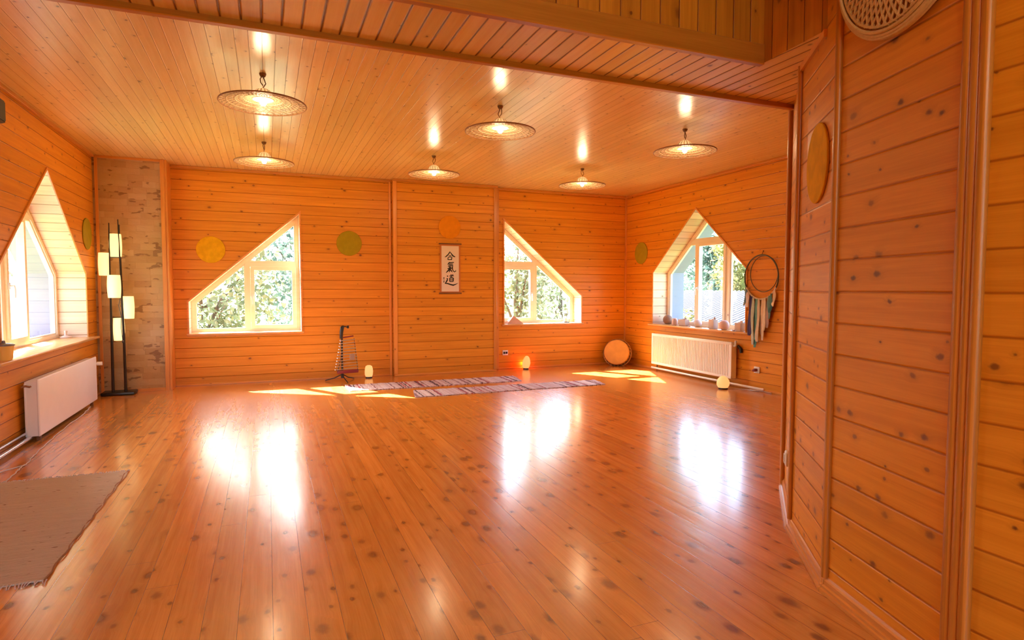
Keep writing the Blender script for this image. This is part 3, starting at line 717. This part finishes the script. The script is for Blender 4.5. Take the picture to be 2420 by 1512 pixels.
sgn = 1 if Vector((-math.sin(sw.rotation_euler.z), math.cos(sw.rotation_euler.z))).dot(n1) > 0 else -1
m = MB(); m.bbox((-.042, min(0.002*sgn, .03*sgn), -.045), (.042, max(.002*sgn, .03*sgn), .045), .011, 3); m.build('plate', 'whitep', sw, smooth=True)
m = MB(); m.bbox((-.022, min(.03*sgn, .036*sgn), -.028), (.022, max(.03*sgn, .036*sgn), .028), .002, 1); m.build('rocker', 'whitep', sw)
sp = thing('loudspeaker', 'small black loudspeaker high on the left wall, cut by the frame', 'speaker', (XL, 6.02, 2.84))
m = MB(); m.prism([(.03, -.13), (.17, -.13), (.205, -.09), (.205, .09), (.17, .13), (.03, .13)], lambda x, y: (x, y, -.085), lambda x, y: (x, y, .085)); m.build('cabinet', 'black', sp)
m = MB(); m.bbox((.205, -.085, -.075), (.212, .085, .075), .003, 1); m.build('grille', 'black', sp)
m = MB(); m.box((.0015, -.03, -.03), (.03, .03, .03)); m.build('bracket', 'black', sp)

# ------------------------------------------------------------------ rugs
def ragrug(name, seed):
    n = NT(name); u, v, _ = n.uv()
    uu = n.math('ADD', u, n.math('MULTIPLY', n.noise(n.comb(n.math('MULTIPLY', u, 5), n.math('MULTIPLY', v, 14)), 1, 2), .02))
    i = n.math('FLOOR', n.math('MULTIPLY', uu, 48)); rr = n.white(n.math('ADD', i, seed)); i2 = n.math('FLOOR', n.math('MULTIPLY', uu, 150)); r3 = n.white(n.math('ADD', i2, seed))
    c = n.ramp(rr, [(0, (.10, .05, .07)), (.08, (.40, .06, .09)), (.12, (.30, .18, .22)), (.18, (.62, .50, .54)), (.45, (.72, .64, .70)), (.7, (.80, .74, .78)), (.9, (.66, .52, .55))], 'CONSTANT')
    c = n.mix(n.math('MULTIPLY', r3, .22), c, (.45, .36, .40))
    e = n.math('FRACT', n.math('MULTIPLY', uu, 48)); h = n.math('SINE', n.math('MULTIPLY', e, PI))
    n.p(color=c, rough=.9, spec=.1); n.bump(n.math('MULTIPLY', h, .005), 1.0); return n.m
def rugmesh(corners, nu, nv, th, wav=.006, lift=.0):
    """corners: four floor points in order; bilinear grid with a wavy edge"""
    a, b, c, d = [Vector((*q, 0)) for q in corners]; m = MB(); bm = m.bm; T = []; Bm = []
    for i in range(nu+1):
        rt_, rb_ = [], []
        for j in range(nv+1):
            s, t = i/nu, j/nv
            p = a.lerp(b, s).lerp(d.lerp(c, s), t)
            ed = max(abs(t-.5)*2, 0)
            p += Vector((math.sin(i*.9+j)*wav*.5, math.sin(i*.55+1.3*(j > nv/2))*wav*ed, 0))
            z = th*(.75+.25*math.sin(i*1.7+j*2.1))
            rt_.append(bm.verts.new(p+Vector((0, 0, z+.002)))); rb_.append(bm.verts.new(p+Vector((0, 0, .0015))))
        T.append(rt_); Bm.append(rb_)
    for i in range(nu):
        for j in range(nv):
            bm.faces.new((T[i][j], T[i+1][j], T[i+1][j+1], T[i][j+1])); bm.faces.new((Bm[i][j], Bm[i][j+1], Bm[i+1][j+1], Bm[i+1][j]))
        for j in (0, nv): bm.faces.new((T[i][j], T[i+1][j], Bm[i+1][j], Bm[i][j]))
    for j in range(nv):
        for i in (0, nu): bm.faces.new((T[i][j], T[i][j+1], Bm[i][j+1], Bm[i][j]))
    return m
M['rag1'] = ragrug('striped_rag_weave', 11.0); M['rag2'] = ragrug('striped_rag_weave_two', 57.0)
tag(rugmesh([(1.05, 8.60), (3.65, 8.61), (3.72, 9.14), (1.04, 9.16)], 60, 6, .010).build('runner_rug', 'rag1', grain=(1, 0, 0), smooth=True), 'striped white and dark rag runner lying nearer the back wall', 'rug', 'striped rag runners')
tag(rugmesh([(1.78, 7.80), (4.68, 7.83), (4.74, 8.27), (1.88, 8.33)], 60, 6, .010).build('runner_rug', 'rag2', grain=(1, 0, 0), smooth=True), 'striped white and red rag runner lying in front of the other runner', 'rug', 'striped rag runners')
def beigerug():
    n = NT('beige_woven_rug'); u, v, _ = n.uv()
    s1 = n.noise(n.comb(n.math('MULTIPLY', u, 3), n.math('MULTIPLY', v, 60)), 1, 3); s2 = n.noise(n.comb(n.math('MULTIPLY', u, 14), n.math('MULTIPLY', v, 45)), 1, 2)
    c = n.mix(s1, (.50, .42, .33), (.70, .61, .53)); c = n.mix(n.step(s2, .66, .74), c, (.20, .10, .05))
    rib = n.math('SINE', n.math('MULTIPLY', v, 420)); n.p(color=c, rough=.95, spec=.1)
    n.bump(n.math('ADD', n.math('MULTIPLY', rib, .0012), n.math('MULTIPLY', s1, .006)), 1.0); return n.m
M['beige'] = beigerug()
rg = thing('woven_rug', 'beige grey woven rug with a fringed end at the left edge of the picture', 'rug')
m = rugmesh([(-1.035, 3.53), (-1.02, 5.44), (-1.90, 5.45), (-1.92, 3.50)], 40, 12, .010, .010); m.build('weave', 'beige', rg, grain=(1, 0, 0), smooth=True)
m = MB(); m.tube([(-1.03+.006*math.sin(i*1.1), 3.53+i*.0465, .009+.003*math.sin(i*2.3)) for i in range(42)], .0038, 6); m.build('edge_cord', 'strawd', rg, smooth=True)
for y, s in ((5.44, 1), (3.515, -1)):
    m = MB()
    for k in range(58):
        x = -1.90+.88*k/57
        L = random.uniform(.02, .05); dx = random.uniform(-.015, .015)
        m.tube([(x, y-.01*s, .010), (x+dx*.5, y+s*L*.5, .010), (x+dx, y+s*L, .004)], [.0035, .003, .002], 5)
    m.build('fringe', 'cablew', rg, smooth=True)

# ------------------------------------------------------------------ metal bar chimes on a stand
ch = thing('bar_chimes', 'metal bar instrument on a dark tripod stand against the back wall', 'instrument', (1.06, 9.62, 0), .22)
m = MB(); m.tube([(0, 0, .10), (0, 0, .72), (.0, 0, .80)], [.016, .014, .020], 10); m.tube([(0, .0, .05), (0, 0, .16)], .020, 10); m.build('pole', 'dark', ch, smooth=True)
m = MB(); m.tube([(-.012, 0, .66), (-.006, 0, .76), (.006, 0, .83), (.03, 0, .852)], [.024, .028, .030, .018], 10); m.tube([(.03, 0, .85), (.085, 0, .835)], .008, 8); m.bbox((.082, -.016, .815), (.112, .016, .858), .006, 2); m.build('head_clamp', 'dark', ch, smooth=True)
for k in range(3):
    a = 2*PI*k/3+.5
    m = MB(); m.tube([(0, 0, .11), (.12*math.cos(a), .12*math.sin(a), .05), (.26*math.cos(a), .26*math.sin(a), .012)], .008, 8); m.build('leg', 'dark', ch, smooth=True)
M['redbar'] = plain('dark_red_bar', (.22, .025, .035), .4)
m = MB(); m.tube([(.02, -.01, .675), (.18, -.01, .695)], .010, 8); m.build('top_bar', 'redbar', ch, smooth=True)
m = MB(); m.bbox((-.085, -.022, .118), (.255, .002, .172), .008, 2); m.build('bottom_bar', 'redbar', ch, smooth=True)
for k in range(11):
    t = k/10; z = .635-t*.445
    m = MB(); m.tube([(-.03-.075*t, -.035, z-.004), (.195+.05*t, -.035, z+.006)], .0075, 10); m.build('chime_bar', 'steel', ch, smooth=True)
    if k % 1 == 0:
        m = MB(); m.lathe([(0, -.012), (.009, -.009), (.012, 0), (.009, .009), (0, .012)], 10, c=(-.036-.085*t, -.035, z-.004)); m.build('end_knob', 'chrome', ch, smooth=True)
m = MB(); m.tube([(-.01, -.02, .655), (-.02, -.02, .40), (-.075, -.02, .16)], .005, 6); m.tube([(.185, -.02, .66), (.215, -.02, .40), (.24, -.02, .16)], .004, 6); m.build('side_frame', 'dark', ch, smooth=True)
m = MB(); m.bbox((.105, -.048, .335), (.185, -.044, .415), .0015, 1); m.build('tag', 'steel', ch)

# ------------------------------------------------------------------ glowing salt lamps
def salt(name, loc, label, prof, mat, e, col, dxy, amp=.05, tilt=0):
    root = thing(name, label, 'lamp', loc)
    m = MB(); m.lathe(prof, 20, c=(0, 0, .022))
    for v in m.bm.verts:
        if v.co.z > .03:
            k = 1+amp*math.sin(v.co.x*60+v.co.z*37)*math.cos(v.co.y*51+v.co.z*23); v.co.x *= k; v.co.y *= k; v.co.x += tilt*(v.co.z-.02)
    m.build('crystal', mat, root, smooth=True)
    m = MB(); m.lathe([(0, 0.0015), (prof[1][0]*1.02, 0.0015), (prof[1][0]*1.02, .022), (0, .022)], 20); m.build('base', 'dark', root, smooth=True)
    return root
salt('salt_lamp', (1.495, 9.82, 0), 'pale yellow glowing barrel shaped lamp on the floor beside the bar instrument', [(0, 0), (.052, 0), (.063, .03), (.066, .08), (.062, .13), (.050, .168), (.025, .182), (0, .184)], 'saltw', .7, (1, .62, .25), (0, -.13))
rs = salt('salt_lamp', (4.262, 9.875, 0), 'red glowing egg shaped salt lamp under the right slanted window', [(0, 0), (.050, 0), (.066, .035), (.072, .085), (.064, .14), (.046, .185), (.022, .212), (0, .218)], 'salt', 0.0, (1, .3, .1), (-.1, 0), tilt=.08)
MB().lathe([(0, -.018), (.011, -.012), (.015, 0), (.011, .012), (0, .018)], 14, c=(.0, .118, .085)).build('red_bulb', 'saltr', rs, smooth=True)
salt('salt_lamp', (6.045, 6.87, 0), 'pale glowing egg shaped lamp on the floor in front of the ribbed radiator', [(0, 0), (.066, 0), (.084, .035), (.088, .07), (.078, .11), (.055, .145), (.025, .163), (0, .166)], 'saltw', .6, (1, .62, .25), (-.16, 0))

# ------------------------------------------------------------------ drum in the corner
dn = (Vector((0, 0, 1.427))-Vector((6.02, 9.72, .27))).normalized(); dn = (dn+Vector((-.17, 0, .16))).normalized()
dr = thing('drum', 'round hide drum with rope laced rim leaning in the far corner', 'drum', (6.0, 9.66, .262))
dr.rotation_mode = 'QUATERNION'; dr.rotation_quaternion = dn.to_track_quat('Z', 'Y')
M['hide'] = plain('tan_drum_hide', (.62, .33, .08), .6, var=.22, scale=7)
MB().lathe([(0, .006), (.20, .004), (.226, -.002), (.236, -.016), (.238, -.04)], 48).build('drum_head', 'hide', dr, smooth=True)
MB().lathe([(.230, -.02), (.245, -.05), (.255, -.12), (.245, -.19), (.10, -.20), (0, -.20)], 48).build('shell', plain('dark_drum_shell', (.10, .035, .012), .6), dr, smooth=True)
m = MB(); P = []
for k in range(48):
    a = 2*PI*k/48; z = -.028 if k % 2 else -.125; q = .246 if k % 2 else .259; P.append((q*math.cos(a), q*math.sin(a), z))
m.tube(P, .0055, 5, closed=True)
m.tube([(.259*math.cos(2*PI*k/48), .259*math.sin(2*PI*k/48), -.125) for k in range(48)], .008, 6, closed=True); m.build('rope_lacing', 'straw', dr, smooth=True)

# ------------------------------------------------------------------ dream catcher
dc = thing('dream_catcher', 'dark hoop dream catcher with long blue, teal and cream fabric strips on the right wall', 'wall hanging', (XR-.035, 6.535, 1.598))
M['hoop'] = plain('dark_green_wrapped_hoop', (.10, .085, .05), .6)
HR = .308
circ = lambda cy_, cz_, r, a0, a1, n: [(0, cy_+r*math.cos(a0+(a1-a0)*k/n), cz_+r*math.sin(a0+(a1-a0)*k/n)) for k in range(n+1)]
MB().tube(circ(0, 0, HR, math.radians(-28), math.radians(208), 60), .010, 8).build('outer_hoop', 'hoop', dc, smooth=True)
MB().tube(circ(0, 0, HR, math.radians(208), math.radians(332), 40), .013, 8).build('wrapped_yarn', plain('cream_yarn', (.72, .64, .56), .9), dc, smooth=True)
m = MB(); m.tube(circ(-.05, .045, .250, 0, 2*PI, 60)[:-1], .006, 7, closed=True); m.build('inner_hoop', 'hoop', dc, smooth=True)
m = MB(); m.tube([(0, 0, HR), (.02, -.005, HR+.04), (.033, -.003, HR+.055)], .004, 6); m.lathe([(0, 0), (.008, 0), (.008, .01), (0, .01)], 10, mat=Matrix.Rotation(-PI/2, 3, 'Y'), c=(.034, 0, HR+.055)); m.build('hanger', 'cord', dc, smooth=True)
STR = [(.28, .985, (.22, .36, .48), .025), (.255, .95, (.10, .22, .36), .03), (.225, 1.0, (.62, .60, .72), .04), (.185, 1.32, (.035, .03, .13), .045), (.15, 1.30, (.05, .04, .16), .03), (.115, 1.42, (.42, .52, .52), .04),
       (.08, 1.45, (.10, .32, .36), .035), (.045, 1.36, (.16, .36, .40), .035), (.01, 1.38, (.52, .45, .38), .04), (-.03, 1.30, (.40, .30, .24), .03), (-.06, 1.36, (.66, .55, .45), .04), (-.10, 1.25, (.72, .62, .52), .035),
       (-.14, 1.22, (.42, .34, .36), .035), (-.175, 1.12, (.12, .26, .30), .04), (-.21, 1.05, (.06, .18, .22), .035), (-.25, .98, (.74, .64, .54), .03)]
for i, (y, bot, c, wd) in enumerate(STR):
    zt = -math.sqrt(max(HR**2-y*y, 0)); zb = -(bot-.97)*1.15-.55 if bot > 1.02 else -.62+.35*(1-bot)*3-.0
    zb = -.30-(bot-.90)*1.25
    m = MB(); rows = 14; bm = m.bm; L = []
    for k in range(rows+1):
        t = k/rows; z = zt+(zb-zt)*t; ox = .012*math.sin(t*5+i*1.7)*t-.012*t; oy = .010*math.sin(t*7+i)*t
        ww = wd*1.45*(.5+.6*min(t*4, 1))*(1-.35*max(0, t-.85)/.15); tw = .5*math.sin(t*4+i*2.3)
        row = []
        for s_ in (-1, 0, 1):
            row.append(Vector((-.006*(s_ == 0)+ox-.006+s_*.5*ww*math.sin(tw)*.4-.008*(i % 3), y+oy+s_*.5*ww*math.cos(tw), z)))
        L.append(row)
    front = [[bm.verts.new(p+Vector((-.0015, 0, 0))) for p in row] for row in L]; back = [[bm.verts.new(p+Vector((.0015, 0, 0))) for p in row] for row in L]
    for k in range(rows):
        for j in range(2):
            bm.faces.new((front[k][j], front[k][j+1], front[k+1][j+1], front[k+1][j])); bm.faces.new((back[k][j], back[k+1][j], back[k+1][j+1], back[k][j+1]))
        for j in (0, 2): bm.faces.new((front[k][j], front[k+1][j], back[k+1][j], back[k][j]))
    for k in (0, rows):
        for j in range(2): bm.faces.new((front[k][j], front[k][j+1], back[k][j+1], back[k][j]))
    m.build('fabric_strip', plain('strip_cloth_%s' % 'abcdefghijklmnop'[i], c, .9, var=.2, scale=25), dc, smooth=True)

# ------------------------------------------------------------------ things on the sills
SZ3 = .8115
M['pink'] = plain('pale_rose_stone', (.72, .50, .46), .5, var=.12, scale=12); M['greyw'] = plain('pale_grey_wood', (.56, .44, .40), .6, var=.12, scale=14); M['wax'] = plain('white_wax', (.86, .82, .78), .4)
def ball(name, loc, r, mat, label, cat, sq=1.0, group=None):
    m = MB(); P = [(r*math.sin(PI*k/14), -r*sq*math.cos(PI*k/14)) for k in range(15)]; P[0] = (0, -r*sq); P[-1] = (0, r*sq)
    m.lathe(P, 24)
    zc = min(v.co.z for v in m.bm.verts)
    for v in m.bm.verts:
        if v.co.z < zc*.9: v.co.z = zc*.9
    return tag(m.build(name, mat, smooth=True, loc=(loc[0], loc[1], loc[2]-zc*.9)), label, cat, group)
M['brownst'] = plain('brown_round_stone', (.30, .16, .10), .6, var=.25, scale=20)
ball('round_pot', (6.60, 8.93, SZ3), .088, 'brownst', 'brown round pot at the left end of the right window sill', 'pot', .95)
m = MB(); m.lathe([(0, 0), (.045, 0), (.05, .02), (.05, .085), (.04, .105), (.03, .115), (0, .117)], 24); tag(m.build('pillar_candle', 'pink', smooth=True, loc=(6.52, 8.63, SZ3)), 'short rose candle next to the brown pot on the right sill', 'candle')
def block(loc, sx, sy, sz, label, stem=0):
    root = thing('candle_block', label, 'candle holder', loc, 0, 'pale candle blocks on the right sill')
    m = MB(); m.bbox((-sx/2, -sy/2, 0.0005), (sx/2, sy/2, sz), .006, 2); m.build('block', 'greyw', root, smooth=True)
    m = MB(); m.lathe([(0, 0), (.022, 0), (.022, .014), (0, .014)], 16, c=(0, 0, sz)); m.build('candle', 'wax', root, smooth=True)
    if stem:
        m = MB(); m.lathe([(.018, 0), (.02, .02), (.012, stem), (0, stem)], 12, c=(sx*.18, -sy*.15, sz)); m.build('neck', 'greyw', root, smooth=True)
    return root
block((6.56, 8.44, SZ3), .09, .19, .105, 'wide pale candle block between the rose candle and the white ball', .03)
ball('stone_ball', (6.55, 8.06, SZ3), .065, plain('white_rose_quartz', (.80, .70, .70), .35, var=.1), 'whitish stone ball in the middle of the right sill', 'ball', 1.0, 'stone balls on the right sill')
block((6.47, 7.60, SZ3), .09, .115, .145, 'tall pale candle block between the two stone balls', .035)
ball('stone_ball', (6.45, 7.33, SZ3), .078, 'pink', 'larger rose stone ball right of the tall candle block', 'ball', 1.0, 'stone balls on the right sill')
block((6.44, 6.99, SZ3), .09, .12, .125, 'pale candle block at the right end of the right sill', .03)
for x, y, lb in ((6.43, 8.43, 'white tealight in front of the wide candle block'), (6.43, 8.13, 'white tealight in front of the whitish stone ball'), (6.385, 7.06, 'white tealight near the right end of the sill')):
    t_ = thing('tealight', lb, 'candle', (x, y, SZ3), 0, 'tealights on the right sill')
    m = MB(); m.lathe([(0, .0005), (.02, .0005), (.021, .018), (.0195, .018), (.019, .014), (0, .014)], 18); m.build('cup', 'steel', t_, smooth=True)
    m = MB(); m.lathe([(0, .004), (.0185, .004), (.0185, .0165), (.003, .017), (.002, .026), (0, .026)], 18); m.build('wax', 'wax', t_, smooth=True)
# recess sill: pyramid and lantern
M['copper'] = plain('pale_copper', (.55, .30, .20), .4, var=.15)
m = MB(); s_ = .16
for a in ((-s_, -.07), ): pass
q = [(-s_, -.10, .001), (s_, -.10, .001), (s_, .10, .001), (-s_, .10, .001)]; ap = (0, 0, .145)
m.face(q); [m.face([q[i], q[(i+1) % 4], ap]) for i in range(4)]
tag(m.build('pyramid', 'copper', loc=(4.13, 10.14, .801)), 'low pale copper pyramid on the sill of the right slanted window', 'ornament')
ln = thing('lantern', 'small metal frame lantern at the right end of the slanted window sill', 'lantern', (5.19, 10.15, .8005))
m = MB(); m.bbox((-.055, -.055, 0), (.055, .055, .016), .004, 1); m.build('base', 'dark', ln)
m = MB()
for x in (-.05, .05):
    for y in (-.05, .05): m.tube([(x, y, .014), (x, y, .165)], .004, 6)
m.tube([(-.05, -.05, .165), (.05, -.05, .165), (.05, .05, .165), (-.05, .05, .165)], .004, 6, closed=True); m.build('cage', 'dark', ln, smooth=True)
m = MB(); m.tube([(-.05, 0, .165), (-.03, 0, .21), (0, 0, .222), (.03, 0, .21), (.05, 0, .165)], .003, 6); m.build('handle', 'steel', ln, smooth=True)
m = MB(); m.lathe([(0, .016), (.028, .016), (.028, .09), (0, .092)], 18); m.build('candle', 'wax', ln, smooth=True)
# left sill: cup and little bell figure
cu = thing('ceramic_pot', 'yellow ceramic pot with a grey lid on the left window sill', 'pot', (-2.10, 6.43, .8105))
M['yceram'] = plain('yellow_ceramic', (.90, .60, .15), .3, var=.1); M['greyl'] = plain('grey_lid', (.16, .15, .18), .35)
m = MB(); m.lathe([(0, 0), (.055, 0), (.062, .02), (.066, .08), (.072, .125), (.066, .125), (.06, .10), (0, .09)], 28); m.build('body', 'yceram', cu, smooth=True)
m = MB(); m.lathe([(0, .150), (.02, .148), (.06, .142), (.078, .134), (.078, .124), (0, .124)], 28); m.lathe([(0, .172), (.012, .168), (.014, .148), (0, .148)], 14); m.build('lid', 'greyl', cu, smooth=True)
m = MB(); m.tube([(.0, .07, .12), (.0, .098, .11), (.0, .100, .075), (.0, .064, .055)], .007, 8); m.build('handle', 'greyl', cu, smooth=True)
m = MB(); m.lathe([(0, 0), (.062, 0), (.064, .012), (.040, .024), (.018, .034), (.013, .06), (.018, .075), (.016, .09), (0, .098)], 24)
tag(m.build('figurine', plain('pale_clay', (.66, .46, .36), .6), smooth=True, loc=(-2.33, 9.06, .8105)), 'small pale clay figurine at the far end of the left sill', 'figurine')

# ------------------------------------------------------------------ outdoors
GZ = -3.2
m = MB(); m.face([(-60, -60, GZ), (80, -60, GZ), (80, 90, GZ), (-60, 90, GZ)]); m.build('ground', 'grass', kind='structure')
def leafmat(name, c0, c1):
    n = NT(name); g = n.t.nodes.new('ShaderNodeNewGeometry'); c = n.mix(g.outputs['Random Per Island'], c0, c1)
    d = n.t.nodes.new('ShaderNodeBsdfDiffuse'); tl = n.t.nodes.new('ShaderNodeBsdfTranslucent'); mx = n.t.nodes.new('ShaderNodeMixShader'); mx.inputs[0].default_value = .5
    n.put(d.inputs[0], c); n.put(tl.inputs[0], c); n.t.links.new(d.outputs[0], mx.inputs[1]); n.t.links.new(tl.outputs[0], mx.inputs[2]); n.t.links.new(mx.outputs[0], n.out.inputs[0]); n.t.nodes.remove(n.bsdf); return n.m
M['leafA'] = leafmat('pale_green_leaves', (.12, .14, .08), (.33, .36, .24)); M['leafB'] = leafmat('blue_green_leaves', (.08, .13, .11), (.24, .31, .27)); M['leafC'] = leafmat('yellow_green_leaves', (.10, .10, .035), (.28, .26, .10))
def tree(x, y, ztop, rx, ry, zbot, n, mat, label, size=.10, blobs=14, seed=0):
    rnd = random.Random(seed); root = thing('tree', label, 'tree', (x, y, GZ), 0, 'trees and shrubs outside the windows')
    m = MB(); h = ztop-GZ
    m.tube([(0, 0, -.1), (.05, .03, h*.35), (-.04, .02, h*.7), (0, 0, h*.92)], [.14, .11, .07, .02], 8)
    bl = []
    for k in range(blobs):
        a = rnd.uniform(0, 2*PI); q = math.sqrt(rnd.random())*.75
        bl.append((q*rx*math.cos(a), q*ry*math.sin(a), rnd.uniform(zbot-GZ, h-.5)))
        b = bl[-1]; m.tube([(0, 0, b[2]*.7), (b[0]*.5, b[1]*.5, b[2]*.88), b], [.04, .025, .012], 5)
    m.build('trunk', 'bark', root, smooth=True)
    m = MB(); bm = m.bm
    for k in range(n):
        b = bl[k % blobs]; v = Vector((rnd.gauss(0, 1), rnd.gauss(0, 1), rnd.gauss(0, 1))); v.normalize(); v *= rnd.random()**.4
        c = Vector((b[0]+v.x*rx*.48, b[1]+v.y*ry*.48, b[2]+v.z*(ztop-zbot)*.22))
        t = Vector((rnd.uniform(-1, 1), rnd.uniform(-1, 1), rnd.uniform(-1, .4))).normalized(); s = t.orthogonal().normalized(); s.rotate(Matrix.Rotation(rnd.uniform(0, 6.3), 3, t)); L = size*rnd.uniform(.6, 1.4)
        bm.faces.new([bm.verts.new(p) for p in (c, c+t*L*.5+s*L*.28, c+t*L, c+t*L*.5-s*L*.28)])
    bmm = m.build('foliage', mat, root); return root
tree(-1.3, 14.2, 3.5, 1.9, .75, -2.0, 7000, 'leafA', 'pale leafy tree outside the left slanted window, on its left', .15, 16, 1)
tree(1.0, 16.6, 4.9, 1.9, .9, -2.0, 7000, 'leafB', 'bluish green tree outside the left slanted window, behind the opening sash', .17, 16, 2)
tree(5.9, 14.2, 2.9, 1.2, .65, -2.5, 6000, 'leafA', 'pale leafy shrub outside the right slanted window, nearer its left pane', .14, 14, 3)
tree(8.2, 16.3, 2.6, 1.4, .7, -2.5, 5000, 'leafA', 'pale shrub outside the right pane of the right slanted window', .15, 12, 4)
tree(9.0, 11.8, .95, .55, .7, -2.6, 3000, 'leafC', 'yellow green bush in front of the white corrugated roof', .11, 9, 5)
tree(24.2, 29.0, 6.0, 2.6, 2.2, -1.0, 4500, 'leafB', 'dark green tree behind the white corrugated roof', .28, 14, 6)
tree(20.3, 22.6, 4.2, 1.3, 1.2, 0.0, 2600, 'leafC', 'yellowish tree behind the white corrugated roof', .24, 10, 7)
tree(33.0, 42.0, 3.2, 5.5, 2.5, -2.0, 4500, 'leafB', 'far bluish treeline behind the garden on the right', .4, 16, 8)
tree(-7.6, 16.5, 3.6, 2.6, 2.6, -2.2, 7000, 'leafA', 'leafy tree outside the left wall window', .17, 16, 9)
m = MB(); m.prism([(XL-.40, 3.05), (-3.25, 2.42), (-3.25, 2.36), (XL-.40, 2.97)], lambda x, z: (x, 4.5, z), lambda x, z: (x, 10.4, z)); m.build('roof_eave', 'plaster', kind='structure')
# garden shed with corrugated roof
sh = thing('shed', 'low shed with a white corrugated sheet roof outside the right window', 'building', (12.6, 17.5, GZ))
M['roofw'] = plain('white_corrugated_sheet', (.050, .050, .055), .6, var=.05, scale=3); M['shedw'] = plain('grey_shed_boards', (.16, .16, .18), .8)
m = MB(); bm = m.bm; n_ = 150; y0, y1 = -8.0, 8.0
ra, rb = [], []
for k in range(n_*2+1):
    y = y0+(y1-y0)*k/(n_*2); dz = .05*math.sin(k*PI/2+.4)
    ra.append(bm.verts.new((-2.6, y, 2.35+dz))); rb.append(bm.verts.new((4.2, y, 4.55+dz)))
for k in range(n_*2): bm.faces.new((ra[k], ra[k+1], rb[k+1], rb[k]))
m.build('roof', 'roofw', sh)
m = MB(); m.box((-2.2, -7.6, 0), (4.0, 7.6, 2.3)); m.build('wall', 'shedw', sh)
